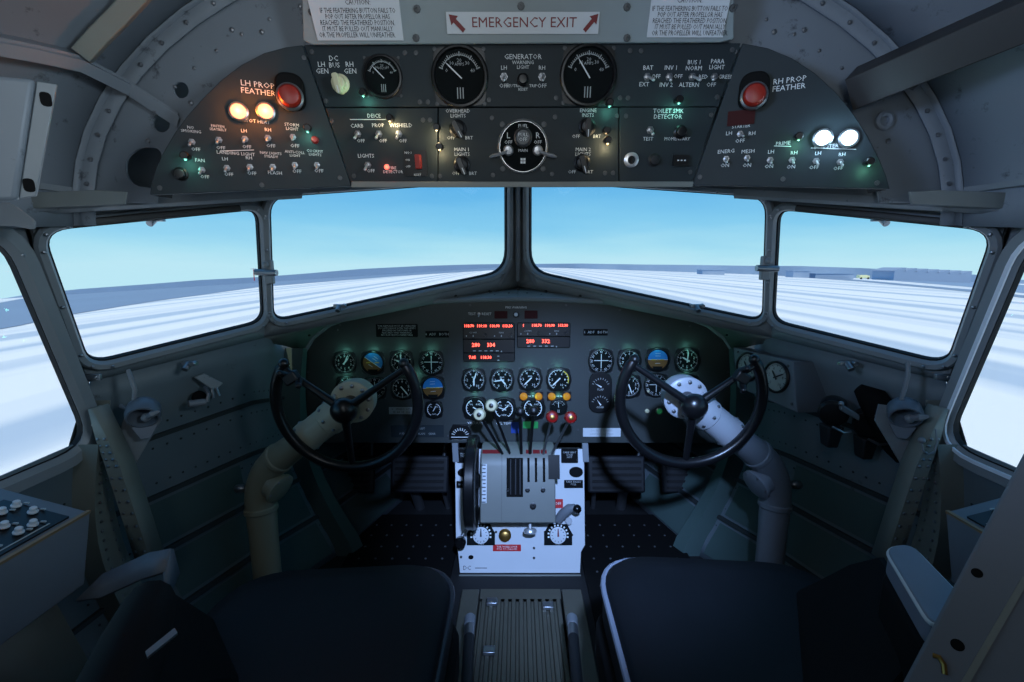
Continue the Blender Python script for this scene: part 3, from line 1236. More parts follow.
L.t('PITOT HEAT', 256, 121.5, 3.6)
L.line(220, 151, 254, 150)
L.done(rootL)
POST.append((post_light(rootL, OL, 188, 157), 't'))
POST.append((post_light(rootL, OL, 308, 130), 't'))

# right curved side panel
lip = [(742.5, 43), (768, 48), (792, 58), (815, 73), (836, 92), (853, 113), (868, 136), (879, 158), (886, 175), (890, 189)]
rootR = thing('overhead_switch_panel', 'dark grey curved overhead panel with the two glowing blue-white lamps', 'instrument panel', OR.M)
B().prism([OR.hit(*p) for p in lip + [(692.5, 185)]], -.012, 0).build('panel_plate', 'panel_paint', rootR, local=True, bev=.0012)
B().loft([[OR.to3(*OR.hit(*p), w) for p in lip] for w in (-.012, -.10)]).build('panel_edge', 'black_matte', rootR, solid=.003)
for (px, py) in ((740, 134), (726, 159), (747, 158), (770, 160), (792, 160), (816, 161), (840, 162)):
    toggle(rootR, OR, px, py, .0058, 30, 20 if px == 740 else 0)
_, PW1 = lamp(rootR, OR, 822, 138.5, .0125, 'lamp_white', label='lit blue-white lamp')
_, PW2 = lamp(rootR, OR, 848, 138.5, .0125, 'lamp_white', label='lit blue-white lamp')
feather(rootR, OR, 753, 96, 'red propeller feathering push button')
plate(rootR, OR, 728, 112, 754, 124, 'red_display_off', .003, 'display', 'unlit dark red display')
screw(rootR, [OR.hit(*p) for p in ((735, 52), (700, 177), (783, 179), (877, 183))])
L = Letters(OR)
for (px, py, t) in ((729, 133.5, 'LH'), (752, 133.5, 'RH'), (740, 141, 'OFF'), (726, 151.5, 'ENERG'), (748, 151.5, 'MESH'), (771, 152, 'LH'), (794, 153, 'RH'), (818, 153.5, 'LH'), (842, 154.5, 'RH'), (725, 165.5, 'ON'), (747, 165.5, 'ON'), (769, 166.5, 'ON'), (791, 167, 'ON'), (814, 167.5, 'OFF'), (838, 168.5, 'OFF')):
    L.t(t, px, py, 3.9)
L.t('RH PROP\nFEATHER', 789, 84, 5.8, sx=1.0)
L.t('PRIME', 783, 143.5, 4)
L.line(774, 146, 791, 146.4)
L.t('BOOSTER PUMP', 834, 146, 4)
L.line(811, 148, 856, 149.4)
L.t('STARTER', 741, 126.5, 3.2)
L.done(rootR)
POST.append((post_light(rootR, OR, 797, 138), 'g'))
POST.append((post_light(rootR, OR, 866, 163), 'g'))

# header sheet above the centre panel, tilted towards the cabin
HP = Plane(OC.hit3(CX, 43, .012), (0, -math.cos(R(22)), -math.sin(R(22))))
root = thing('header_sheet', 'light grey riveted sheet above the overhead panel, carrying the exit sign', 'metal sheet', HP.M)
poly = [HP.hit(*p) for p in ((300, -60), (735, -60), (734, 39), (720, 42.5), (312, 45), (303, 41))]
B().prism(poly, -.006, 0).build('sheet', 'header_paint', root, local=True, bev=.002)
screw(root, [HP.hit(*p) for p in ((312, 12), (417, 9), (521, 6), (627, 7), (733, 8), (416, 38), (627, 38))], .006)
sign = thing('exit_sign', 'white emergency exit sign with two dark red arrows on the grey header sheet', 'sign', Matrix(HP.M))
a, c = HP.hit(447.5, 34), HP.hit(599.5, 12)
B().prism([(a.x, a.y), (c.x, a.y), (c.x, c.y), (a.x, c.y)], .0005, .003).build('board', 'placard_white', sign, local=True, smooth=False)
L = Letters(HP)
L.t('EMERGENCY EXIT', 524, 23, 8.6, w=.003, wpx=104)
L.done(sign, 'sign_red')
for (x0, y0, x1, y1) in ((464.5, 31, 449, 14.5), (584, 31, 598, 14)):
    p, q = HP.hit(x0, y0), HP.hit(x1, y1)
    d = q - p
    T = Matrix.Translation((p.x, p.y, .0036)) @ Matrix.Rotation(math.atan2(d.y, d.x), 4, 'Z')
    l, w = d.length, d.length * .10
    ar = B().prism([(0, -w), (l * .62, -w), (l * .62, -w * 2.6), (l, 0), (l * .62, w * 2.6), (l * .62, w), (0, w)], 0, .0004, T)
    ar.build('arrow', 'sign_red', sign, local=True, smooth=False)
CAUTION = ('CAUTION:', 'IF THE FEATHERING BUTTON FAILS TO', 'POP OUT AFTER PROPELLOR HAS', 'REACHED THE FEATHERED POSITION,', 'IT MUST BE PULLED OUT MANUALLY', 'OR THE PROPELLER WILL UNFEATHER.')
for (x0, x1, y1, sgn, lab) in ((315.5, 399, 40.5, 0, 'white caution placard on the header sheet, beside the cream DC bus knob'), (646.5, 730, 37.5, 1, 'white caution placard on the header sheet, above the four battery and inverter toggles')):
    ca = thing('caution_placard', lab, 'placard', Matrix(HP.M))
    a, c = HP.hit(x0 + (3 if not sgn else 0), y1), HP.hit(x1, -3)
    B().prism([(a.x, a.y), (c.x, a.y), (c.x, c.y), (a.x - (.004 if not sgn else 0), c.y)], .0005, .003).build('board', 'placard_white', ca, local=True, smooth=False)
    L = Letters(HP)
    for i, t in enumerate(CAUTION):
        L.t(t, (x0 + x1) / 2 + 1, (2.6 if i == 0 else 4.8 + i * 6.1) - (2 if sgn else 0), 4.3, w=.003, wpx=(25, 75, 64, 74, 70, 76)[i])
    L.done(ca, 'ink')

# former web round the overhead panels, with lightening holes
for sg in (-1, 1):
    Yf = .862
    FPn = Plane((0, Yf, CAMZ), (0, -1, 0))
    inner = [tuple(FPn.hit(156, 203))] + [tuple(FPn.hit(*p)) for p in ((158, 190), (164, 160), (184, 128), (212, 98), (250, 66), (290, 48), (330, 42))] + [(0, .46)]
    outer = [(ceil_pt(.86, t / 20).x, ceil_pt(.86, t / 20).z - CAMZ) for t in range(10, -1, -1)]
    poly = list(inner) + [q_ for q_ in outer if q_[1] > .115] + [(-.795, .112)]
    b = B().prism(poly, -.004, 0, FPn.M)
    cutters = B()
    for (px, py, rr) in ((181, 90, .0135), (161, 123, .0155)):
        q = FPn.hit(px, py)
        cutters.lathe([(rr, -.05), (rr, .05)], FPn.M @ Matrix.Translation((q.x, q.y, 0)), 24)
    big = rounded([FPn.hit(*p) for p in ((126, 158), (140, 147), (160, 148), (170, 190), (134, 186), (126, 175))], .012)
    cutters.prism(big, -.05, .05, FPn.M)
    b.mirror(sg > 0)
    cutters.mirror(sg > 0)
    o = struct('trim_10' if sg < 0 else 'trim_11', b, 'skin_paint', smooth=False)
    if sg < 0:
        cut(o, cutters)
    else:
        cutters.bm.free()
    # riveted angle along the outer edge
    an = B()
    rows = []
    for k in range(15):
        t = k / 28
        c0, c1, c2 = ceil_pt(.859, t, .002), ceil_pt(.859, t, .028), ceil_pt(.845, t, .004)
        rows.append([c1 + V((0, -.003, 0)), c0 + V((0, -.003, 0)), c2])
    an.loft(rows).mirror(sg > 0).build('edge_angle', 'skin_paint', o, solid=.002)
    rv = B()
    for k in range(17):
        p = ceil_pt(.859, .02 + k * .028, .016) + V((0, -.005, 0))
        rv.rivet(p, (0, -1, 0), .0042)
        p = ceil_pt(.859, .02 + k * .028, .075) + V((0, .003, 0))
        if k > 5:
            rv.rivet(p, (0, -1, 0), .0036)
    for (px, py) in ((232, 30), (262, 32), (148, 141), (191, 103)):
        rv.rivet(FPn.to3(*FPn.hit(px, py)), (0, -1, 0), .005)
    rv.mirror(sg > 0).build('rivet', 'steel', o)
# grommet on the other web
FPn = Plane((0, .862, CAMZ), (0, -1, 0))
q = FPn.hit(883, 121)
B().lathe([(.016, 0), (.016, .006), (.011, .008), (.007, .006), (.0065, .001), (1e-7, .001)], FPn.M @ Matrix.Translation((q.x, q.y, 0)), 22, False).build('grommet', 'skin_paint', o)
# ------------------------------------------------------------------ main instrument panel
MP = Plane(atY(CX, 372, 1.45), (0, -1, .06))
root = thing('instrument_panel', 'wide dark grey main instrument panel under the windscreen, full of round gauges', 'instrument panel', MP.M)
outl = [(296, 443), (298, 400), (300, 372), (304, 352), (313, 337), (330, 324), (356, 314), (392, 306), (440, 301), (480, 299.5), (518, 299), (556, 299.5), (600, 301.5), (645, 307), (682, 315), (708, 325), (725, 338), (735, 354), (739, 372), (741, 400), (742, 443)]
poly = [MP.hit(*p) for p in outl]
B().prism(poly, -.008, 0).build('panel_plate', 'main_panel_paint', root, local=True, bev=.002, smooth=False)
c0 = B()
pts3 = [MP.to3(p.x, p.y, 0) for p in poly]
c0.tube(pts3[1:-1], .0085, 8)
c0.build('panel_edge', 'frame_paint', root)
# raised sub-panels
for (x0, y0, x1, y1) in ((330, 347, 450, 424), (456, 318, 578, 421), (586, 347, 704, 400)):
    plate(root, MP, x0, y0, x1, y1, 'main_panel_paint', .0012, 'gauge_plate')
screw(root, [MP.hit(*p) for p in ((340, 325), (420, 309), (470, 305), (566, 305), (620, 310), (690, 326), (308, 372), (308, 430), (728, 372), (578, 430), (448, 436))], .004)
G = lambda *a, **k: gauge(root, MP, *a, **k)
G(345, 362.5, 12, 'alt', 'airspeed dial at the end of the row', ang=25, ang2=40)
G(373, 362.5, 12.3, 'ai', 'blue and brown attitude dial banked steeply', tilt=-35)
G(401.5, 362, 12.5, 'alt', 'black dial with two broad white pointers', ang=-5, ang2=-70)
G(431.5, 362.5, 12.8, 'cdi', 'course dial with a white cross')
G(348, 387, 12, 'alt', ang=20)
G(375, 388, 12, 'cdi')
G(402.5, 388, 12, 'alt', ang=140)
G(433, 387.5, 12.5, 'ai', 'brown attitude dial', tilt=4)
G(434, 409.5, 9.3, 'twin', ang=30)
G(474, 380, 12.4, 'tach', ang=18, ang2=180)
G(502, 380, 12.4, 'tach', ang=-98, ang2=140)
G(530, 379, 12.4, 'tach', ang=-135)
G(558.5, 379.5, 12.6, 'arc', ang=-135)
G(475, 408, 12.4, 'twin', ang=120)
G(504, 409, 12.4, 'twin', ang=50, ang2=-70)
G(533, 408, 12.4, 'twin', ang=-30)
G(558.5, 406.5, 8.8, 'volt', ang=-5)
G(601, 361, 13, 'cdi', 'course dial with a white cross')
G(629, 360.5, 12.2, 'alt', ang=30)
G(657.5, 359.5, 12.4, 'ai', 'blue and brown attitude dial flying level', tilt=0)
G(687, 360, 13, 'alt', ang=5, ang2=-60)
G(629, 386, 12.4, 'alt', ang=160)
G(656, 385, 12.4, 'cdi')
G(687, 386, 12.4, 'alt', ang=-40)
# two-in-one dial in a tall rounded case
p = MP.hit(600, 392)
s_ = MP.scale(600, 392)
tw = B().prism(rounded([(-11.5 * s_, -21 * s_), (11.5 * s_, -21 * s_), (11.5 * s_, 21 * s_), (-11.5 * s_, 21 * s_)], 11 * s_, 6), 0, .008).build('double_gauge', 'black_plastic', root, local=True, loc=(p.x, p.y, 0), bev=.002)
for sy in (-1, 1):
    mk = B()
    for i in range(9):
        a = R(-70 + i * 17.5)
        T = Matrix.Translation((0, sy * 9 * s_ - 3 * s_, .0085)) @ Matrix.Rotation(-a, 4, 'Z')
        mk.box((0, 8 * s_, 0), (.5 * s_, 1.8 * s_, .0003), T)
    mk.text('FLAP' if sy > 0 else 'GEAR', 0, sy * 9 * s_ - 6 * s_, 2.2 * s_, 0, .0085)
    mk.build('dial_marking', 'grey_mark', tw, local=True, smooth=False)
for sy, a in ((1, -60), (-1, -35)):
    T = Matrix.Translation((0, sy * 9 * s_ - 3 * s_, .009)) @ Matrix.Rotation(-R(a), 4, 'Z')
    B().prism([(-.7 * s_, -s_), (.7 * s_, -s_), (0, 6.5 * s_)], 0, .0006, T).build('needle', 'white_mark', tw, local=True)
# fan-shaped dial
p = MP.hit(460.5, 431)
k = B().prism([(-11 * s_, -8 * s_), (11 * s_, -8 * s_), (11 * s_, 0), (7.5 * s_, 7 * s_), (-7.5 * s_, 7 * s_), (-11 * s_, 0)], 0, .008).build('gauge', 'black_plastic', root, local=True, loc=(p.x, p.y, 0), bev=.001, label='fan-shaped dial')
mk = B()
for i in range(9):
    a = R(-70 + i * 17.5)
    T = Matrix.Translation((0, -5 * s_, .0085)) @ Matrix.Rotation(-a, 4, 'Z')
    mk.box((0, 7.5 * s_, 0), (.7 * s_, 3 * s_, .0003), T)
mk.box((0, -5.6 * s_, .0085), (18 * s_, .8 * s_, .0003))
mk.build('dial_marking', 'white_mark', k, local=True)


def wplate(x0, y0, x1, y1, m, lines, tm, label, h=3.0, name='placard'):
    o, dx, dy = plate(root, MP, x0, y0, x1, y1, m, .002, name, label)
    q = B()
    n = len(lines)
    sc_ = MP.scale((x0 + x1) / 2, (y0 + y1) / 2)
    for i, t in enumerate(lines):
        q.text(t, 0, dy * (.5 - (i + .5) / n) * .86, h * sc_, 0, .0026)
    q.build('lettering', tm, o, local=True, smooth=False)
    return o


wplate(376, 324, 418, 337, 'black_matte', ('THIS AIRPLANE MUST BE OPERATED', 'IN COMPLIANCE WITH THE LIMITS', 'SPECIFIED IN THE FORM OF', 'PLACARDS AND MARKINGS', 'NO ACROBATIC MANEUVERS'), 'grey_mark', 'black placard with five lines of white writing', 1.7)
wplate(425.5, 331, 449, 337.5, 'black_matte', ('6  ADF   BOTH',), 'grey_mark', 'small black selector strip', 2.6)
wplate(583.5, 329, 607.5, 335.5, 'black_matte', ('1  ADF   BOTH',), 'grey_mark', 'small black selector strip', 2.6)
wplate(389, 407, 414, 414, 'placard_grey', ('V   SPEEDS  KTS', '75  84  95  110'), 'ink', 'grey data placard', 2.0)
wplate(391, 425, 444, 437, 'panel_paint', ('CHECK LIST', 'FUEL    TRIM    FLAPS    GEAR'), 'grey_mark', 'grey check list plate', 2.0)
wplate(583, 428, 620.5, 436.5, 'placard_white', ('DO NOT EXCEED', 'LIMITATION SPEED'), 'grey_mark', 'long pale placard', 2.0)
# lamps under the centre gauges
for (px, lab) in ((531, 'pair of amber lamps'), (559, 'pair of amber lamps')):
    o, dx, dy = plate(root, MP, px - 12, 391.5, px + 12, 400.5, 'black_plastic', .004, 'lamp_pair', lab)
    for sg in (-1, 1):
        B().lathe([(.0125, .004), (.0125, .010), (.009, .014), (1e-7, .015)], Matrix.Translation((sg * .0245, 0, 0)), 18, False).build('lamp_lens', 'amber', o, local=True)
    q = B()
    q.text('OIL PR', 0, 0, .005, 0, .0048)
    q.build('lettering', 'white_mark', o, local=True, smooth=False)
plate(root, MP, 523, 421.5, 538, 428, 'lamp_green', .004, 'indicator_light', 'green light strip')
plate(root, MP, 511, 422, 519, 433, 'sky_navy', .002, 'placard', 'small blue placard')
lamp(root, MP, 659, 411, .010, 'lamp_green', label='green lamp')
knob(root, MP, 647, 411, .007, 'knob_cream', style='plain', name='push_knob')
knob(root, MP, 648, 391, .005, 'knob_cream', style='plain', name='push_knob')
# top row switches
toggle(root, MP, 479, 314, .006)
plate(root, MP, 494.5, 311, 507.5, 318.5, 'red_display_off', .004, 'display')
plate(root, MP, 524.5, 310.5, 537.5, 318.5, 'red_display_off', .004, 'display')
knob(root, MP, 516, 314.5, .010, 'black_plastic', style='plain', name='push_button', h=.004)
p = MP.hit(516, 314.5)
B().lathe([(.006, .004), (.006, .010), (.004, .012), (1e-7, .012)], Matrix.Translation((p.x, p.y, 0)), 16, False).build('button_cap', 'placard_white', root, local=True)
L = Letters(MP)
L.t('TEST', 472, 314, 2.6)
L.t('RESET', 486.5, 314, 2.6)
L.t('FIRE WARNING', 516, 307.5, 2.2)
for (px, t) in ((475, 'RPM'), (504, 'MAN PRESS'), (475, 'LEFT')):
    pass
L.t('OIL', 474, 396.5, 2.8)
L.t('FUEL PRESS', 503, 396, 2.6)
L.t('VACUUM', 475, 423, 2.6)
L.t('CYL TEMP', 504, 423.5, 2.6)
L.line(452, 439.5, 470, 439.5)
L.t('1', 338, 330, 2)
L.done(root)

# radio stacks
RADIO = (('radio_stack', 463, 322.5, 515, 361.5, 'radio stack of three red-lit units beside the black selector strip', (('118.70', '119.10', '110.90', '113.30'), ('280', '334'), ('7.05', '118.30'))),
         ('radio_stack', 517, 322.5, 570, 347.5, 'radio stack of two red-lit units, the shorter of the two stacks', (('1', '118.70', '110.90', '113.30'), ('280', '332'))))
for name, x0, y0, x1, y1, lab, rows in RADIO:
    st, dx, dy = plate(root, MP, x0, y0, x1, y1, 'black_matte', .006, name, lab)
    hh = [.42, .35, .23] if len(rows) == 3 else [.55, .45]
    yy = dy / 2
    for i, (rw, f) in enumerate(zip(rows, hh)):
        h = dy * f
        yc = yy - h / 2
        yy -= h
        B().prism(rounded([(-dx * .49, -h * .47), (dx * .49, -h * .47), (dx * .49, h * .47), (-dx * .49, h * .47)], .002, 2), .006, .010, Matrix.Translation((0, yc, 0))).build('radio_unit', 'black_plastic', st, local=True, bev=.0006)
        q = B()
        n = len(rw)
        sz = .0105 if i == 0 else (.0125 if i == 1 else .0095)
        ty = yc + (h * .30 if i == 0 else (h * .08 if i == 1 else 0))
        for j, t in enumerate(rw):
            if i == 0:
                xx = -dx * .38 + dx * .245 * j
            elif i == 1:
                xx = -dx * .25 + dx * .29 * j
            else:
                xx = -dx * .32 + dx * .26 * j
            q.text(t, xx, ty, sz * (.82 if i == 0 else 1), 0, .0106, bold=.0003)
        q.build('digits', 'digit_red', st, local=True, smooth=False)
        q = B()
        if i == 0:
            for xx in (-dx * .3, dx * .24):
                q.text('NAV' if xx > 0 else 'COMM', xx, yc - h * .10, .0055, 0, .0105)
                q.box((xx, yc - h * .30, .0106), (.003, .006, .0004))
                q.box((xx - .022, yc - h * .30, .0106), (.003, .004, .0004))
        elif i == 1:
            for j in range(5):
                q.box((-dx * .28 + j * dx * .11, yc - h * .34, .0106), (.009, .0028, .0004))
            q.box((dx * .24, yc - h * .38, .0106), (.004, .004, .0004))
        else:
            q.box((dx * .18, yc + h * .15, .0106), (.006, .003, .0004))
            q.box((dx * .18, yc - h * .3, .0106), (.006, .003, .0004))
        q.build('button_row', 'grey_mark', st, local=True, smooth=False)
        if i == 0:
            for xx in (-dx * .08, dx * .42):
                B().lathe([(.006, .010), (.005, .018), (1e-7, .018)], Matrix.Translation((xx, yc - h * .25, 0)), 16, False).build('tuning_knob', 'black_plastic', st, local=True)

# coaming: strip between the windscreen sill and the top of the panel
top = [p for p in pts3[3:11]]          # left half, from the corner to the centre
base = [L1 + V((-.02, 0, -.01)), L1, L1.lerp(L0, .18), L1.lerp(L0, .38), L1.lerp(L0, .58), L1.lerp(L0, .76), L1.lerp(L0, .9), L0]
for sg in (-1, 1):
    b = B()
    rows = [[q for q in base], [a.lerp(c, .5) + V((0, 0, .006)) for a, c in zip(base, top)], [c + V((0, -.004, .004)) for c in top]]
    b.loft(rows).mirror(sg > 0)
    o = struct('trim_12' if sg < 0 else 'trim_13', b, 'sill_paint', solid=.004)
    rv = B()
    for a, c in zip(base[1:], top[1:]):
        rv.rivet(a.lerp(c, .45) + V((0, -.002, .010)), (0, -.6, .8), .006)
        rv.rivet(a.lerp(c, .7) + V((.03, -.002, .006)), (0, -.6, .8), .004)
    rv.mirror(sg > 0).build('rivet', 'dark_beam', o)
    # side cheek between the panel and the wall
    b = B()
    ch = [MP.to3(*MP.hit(*p), -.004) for p in ((313, 337), (304, 352), (300, 372), (298, 400), (296, 443))]
    ow = [V((-.80, 1.452, p.z + (.03 if i == 0 else 0))) for i, p in enumerate(ch)]
    b.loft([ch, ow]).mirror(sg > 0)
    struct('trim_14' if sg < 0 else 'trim_15', b, 'wall_paint', solid=.004)

# nose deck from the panel top forward to the bulkhead, under the windscreen
b = B()
tp = [p + V((0, .002, .003)) for p in pts3[2:-2]]
b.loft([tp, [V((p.x * .9, 1.95, min(.70, p.z - .03))) for p in tp]])
struct('ceiling_nose', b, 'skin_paint', solid=.004)

# ------------------------------------------------------------------ throttle pedestal
PT, PB_ = atY(520, 450, 1.42), atY(520, 575, 1.30)
PF = Plane.pts(PT, PB_, PT + V((.1, 0, 0)))
PF = Plane(PF.hit3(520, 512), PF.w)
root = thing('throttle_pedestal', 'white centre pedestal with the throttle levers, trim wheel and two trim dials', 'control pedestal', PF.M)
h_ = lambda x, y, w=0.: PF.hit(x, y, w)
face = [h_(*p) for p in ((455, 449), (584, 449), (585, 545), (581, 552), (580, 573), (460, 573), (458, 552), (456, 545))]
B().prism(face, -.002, 0).build('face_plate', 'pedestal_white', root, local=True, bev=.0012, smooth=False)
B().prism([p * .985 for p in face], -.30, -.0025).build('pedestal_body', 'quadrant_grey', root, local=True, smooth=False)
kick = [h_(*p) for p in ((459, 574), (581, 574), (580, 584), (460, 584))]
B().prism(kick, -.05, .010).build('kick_plate', 'quadrant_grey', root, local=True, bev=.003)
screw(root, [h_(*p) for p in ((470, 578), (567, 578), (534, 548), (534, 558), (577, 460), (461, 557), (572, 535), (545, 532), (496, 532))], .0042, 'dark_beam')
# side strips at the top corners
for (x0, x1) in ((452, 458), (582, 588)):
    B().prism([h_(*p) for p in ((x0, 443), (x1, 443), (x1 + 1, 462), (x0 + 1, 462))], -.02, .004).build('corner_strip', 'column_grey', root, local=True, bev=.001)
# quadrant housing: curved profile in (v, w)
W = .085
q0, q1 = h_(480, 523, W), h_(555, 450, W)
ql, qr, qb, qt = q0.x, q1.x, q0.y, q1.y
prof = [(qb, 0.0), (qb, W), (qt - .05, W), (qt - .02, W - .006), (qt, W - .022), (qt + .016, W - .05), (qt + .02, 0.0)]


def sidebox(b, u0, u1, pr):
    b.loft([[PF.to3(u, v, w) for (v, w) in pr] for u in (u0, u1)], True)
    n = len(pr)
    b.bm.verts.ensure_lookup_table()
    b.bm.faces.new([b.bm.verts[i] for i in range(n - 1, -1, -1)])
    b.bm.faces.new([b.bm.verts[n + i] for i in range(n)])


b = B()
sidebox(b, ql, qr, prof)
b.build('quadrant_housing', 'quadrant_grey', root, bev=.003)
sc2 = PF.scale(520, 490)
hw = lambda x, y: h_(x, y, W)


def strip(x0, y0, x1, y1, m, d=.002, nm='slot', lab=None):
    a, c = hw(x0, y1), hw(x1, y0)
    return B().prism([(a.x, a.y), (c.x, a.y), (c.x, c.y), (a.x, c.y)], W - .004, W + d).build(nm, m, root, local=True, smooth=False, label=lab)


strip(501.5, 455, 502, 521, 'dark_beam', .0006, 'seam')
strip(506.5, 458, 523, 497, 'black_matte', .0008, 'throttle_slot')
for x in (528.5, 536, 544):
    strip(x - 1.1, 458, x + 1.1, 482, 'black_matte', .0008, 'lever_slot')
o = strip(548.5, 455, 559.5, 479, 'black_plastic', .003, 'label_plate', 'black label plate on the quadrant')
o = strip(482, 464, 487, 503, 'placard_white', .0014, 'trim_scale', 'white trim scale')
tk = B()
for i in range(11):
    a = hw(482.6 if i % 2 else 482, 465 + i * 3.7)
    tk.box((a.x + .005, a.y, W + .0018), (.009 if i % 2 else .013, .003, .0004))
tk.build('scale_marking', 'ink', o, local=True)
# red-marked arcs on top of the housing
rd = B()
for (x0, x1) in ((482, 500), (526, 532), (533, 540), (541, 547)):
    a, c = hw(x0, 452), hw(x1, 452)
    rd.loft([[PF.to3(u, v, w + .0012) for (v, w) in ((qt - .012, W - .013), (qt - .001, W - .022))] for u in (a.x, c.x)])
rd.build('red_band', 'sign_red', root)
for (x, y, r) in ((527.5, 490, 2.2), (543, 490, 2.2), (533, 506, 3), (508, 490, 1.5)):
    a = hw(x, y)
    B().lathe([(r * sc2, W), (r * sc2, W + .004), (r * sc2 * .6, W + .005), (1e-7, W + .004)], Matrix.Translation((a.x, a.y, 0)), 16, False).build('plug', 'black_plastic', root, local=True)
# levers
LEV = (('white', 505.5, 479.5, 414.5, 'knob_cream', 'cream throttle knob'), ('white', 512, 491.5, 405.5, 'knob_cream', 'cream throttle knob'), ('black', 521.5, 520, 412, 'knob_black', 'black propeller knob'), ('black', 529.5, 533.5, 411, 'knob_black', 'black propeller knob'),
       ('red', 542, 552, 417, 'knob_red', 'red mixture knob'), ('red', 549, 570.5, 417.5, 'knob_red', 'red mixture knob'))
for (kd, bx, kx, ky, m, lab) in LEV:
    p0 = PF.hit3(bx, 459, W - .03)
    e = atY(kx, ky, 1.285)
    mid = p0.lerp(e, .5) + V((0, -.006, .004))
    lv = B().tube([p0, p0.lerp(mid, .5), mid, mid.lerp(e, .6), e], .0048, 8, flat=.7).build('lever', 'steel' if kd == 'red' else 'black_plastic', root, label={'white': 'throttle lever', 'black': 'propeller lever', 'red': 'mixture lever'}[kd])
    r = .0185 if kd != 'black' else .016
    d = V((0, -.96, .28)).normalized()
    T = d.to_track_quat('Z', 'Y').to_matrix().to_4x4()
    T.translation = e
    kb = B()
    kb.lathe([(1e-7, -.012), (r * .6, -.012), (r, -.004), (r, .006), (r * .8, .014), (r * .35, .017), (1e-7, .017)], T, 24, False)
    ko = kb.build('lever_knob', m, lv, label=lab)
    B().lathe([(r * .36, .015), (r * .36, .020), (r * .2, .021), (1e-7, .021)], T, 16, False).build('knob_bolt', 'brass' if kd == 'red' else 'black_plastic', ko)
# black gates in the slot
for x in (510, 515, 519.5):
    a, c = hw(x, 494), hw(x + 1.2, 459)
    B().prism([(a.x, a.y), (c.x, a.y), (c.x, c.y), (a.x, c.y)], W, W + .012).build('throttle_gate', 'duct_dark', root, local=True)
# trim wheel: a disc seen edge-on
c0 = PF.hit3(473, 481, .075)
rw = 46 * PF.scale(473, 481) * .94
T = V((1, 0, 0)).to_track_quat('Z', 'Y').to_matrix().to_4x4()
T.translation = c0
tw = B().lathe([(rw * .2, -.012), (rw * .82, -.012), (rw * .86, -.016), (rw * .97, -.016), (rw, -.011), (rw, .011), (rw * .97, .016), (rw * .86, .016), (rw * .82, .012), (rw * .2, .012), (rw * .15, .020), (1e-7, .020)], T, 44, False)
tw = tw.build('trim_wheel', 'wheel_black', root, label='black elevator trim wheel')
# trim dials
for (px, py) in ((481, 535), (558, 535)):
    a = h_(px, py)
    s1 = PF.scale(px, py)
    o = B().prism([(-14 * s1, -9.5 * s1), (14 * s1, -9.5 * s1), (14 * s1, 2 * s1), (9 * s1, 10.5 * s1), (-9 * s1, 10.5 * s1), (-14 * s1, 2 * s1)], 0, .003).build('trim_dial', 'dial_black', root, local=True, loc=(a.x, a.y, 0), smooth=False)
    B().lathe([(8 * s1, .003), (8 * s1, .006), (7 * s1, .007), (1e-7, .007)], None, 30, False).build('dial_face', 'placard_white', o, local=True)
    mk = B()
    for i in range(11):
        T = Matrix.Translation((0, 0, .0034)) @ Matrix.Rotation(R(-100 + i * 20), 4, 'Z')
        mk.box((0, 9.6 * s1, 0), (1.5 * s1, 1.9 * s1, .0004), T)
    mk.text('TRIM', 0, -8 * s1, 1.9 * s1, 0, .0034)
    mk.build('dial_marking', 'white_mark', o, local=True)
    mk = B()
    for i in range(12):
        T = Matrix.Translation((0, 0, .0072)) @ Matrix.Rotation(R(i * 30), 4, 'Z')
        mk.box((0, 6 * s1, 0), (.5 * s1, 1.3 * s1, .0004), T)
    mk.build('tick_marking', 'ink', o, local=True)
    B().prism([(-.9 * s1, -1 * s1), (.9 * s1, -1 * s1), (.4 * s1, 6.5 * s1), (-.4 * s1, 6.5 * s1)], .0072, .009).build('needle', 'sign_red' if px > 520 else 'ink', o, local=True)
# knobs, cranks, placards on the face
a = h_(505, 535)
k = B().lathe([(.020, 0), (.020, .006), (.015, .010), (.015, .016), (.012, .018), (1e-7, .018)], Matrix.Translation((a.x, a.y, 0)), 26, False).build('lock_knob', 'brass', root, local=True, label='round brass lock knob')
a = h_(530, 527, .04)
T = PF.M @ Matrix.Translation((a.x, a.y + .012, .05)) @ Matrix.Rotation(R(80), 4, 'X')
k = B().lathe([(.006, -.01), (.006, .012), (.017, .014), (.020, .018), (.020, .026), (.014, .030), (1e-7, .030)], T, 24, False).build('friction_knob', 'chrome', root, label='chrome friction knob under the quadrant')
for (x0, y0, x1, y1) in ((493, 544.5, 521, 551), (553, 499, 563, 508)):
    o, dx, dy = plate(root, PF, x0, y0, x1, y1, 'red_placard', .002, 'placard', 'red placard')
    q = B()
    if dx > .05:
        q.text('TAIL WHEEL LOCK\nPULL TO UNLOCK', 0, 0, .0055, 0, .0026)
    else:
        q.text('OFF', 0, 0, .0085, 0, .0026)
    q.build('lettering', 'white_mark', o, local=True, smooth=False)
for (x0, y0, x1, y1, t) in ((561, 448.5, 578, 463, 'CARB HEAT\nCOLD\nHOT'), (564, 480, 583, 488, 'PARK BRAKE\nPULL'), (457.5, 449, 468, 463, 'TRIM\nTAB'), (456.5, 481, 467, 488, 'NOSE')):
    o, dx, dy = plate(root, PF, x0, y0, x1, y1, 'black_matte', .002, 'placard', 'black placard')
    q = B()
    q.text(t, 0, .0 if '\n' not in t else .003, .006, 0, .0026)
    q.build('lettering', 'grey_mark', o, local=True, smooth=False)
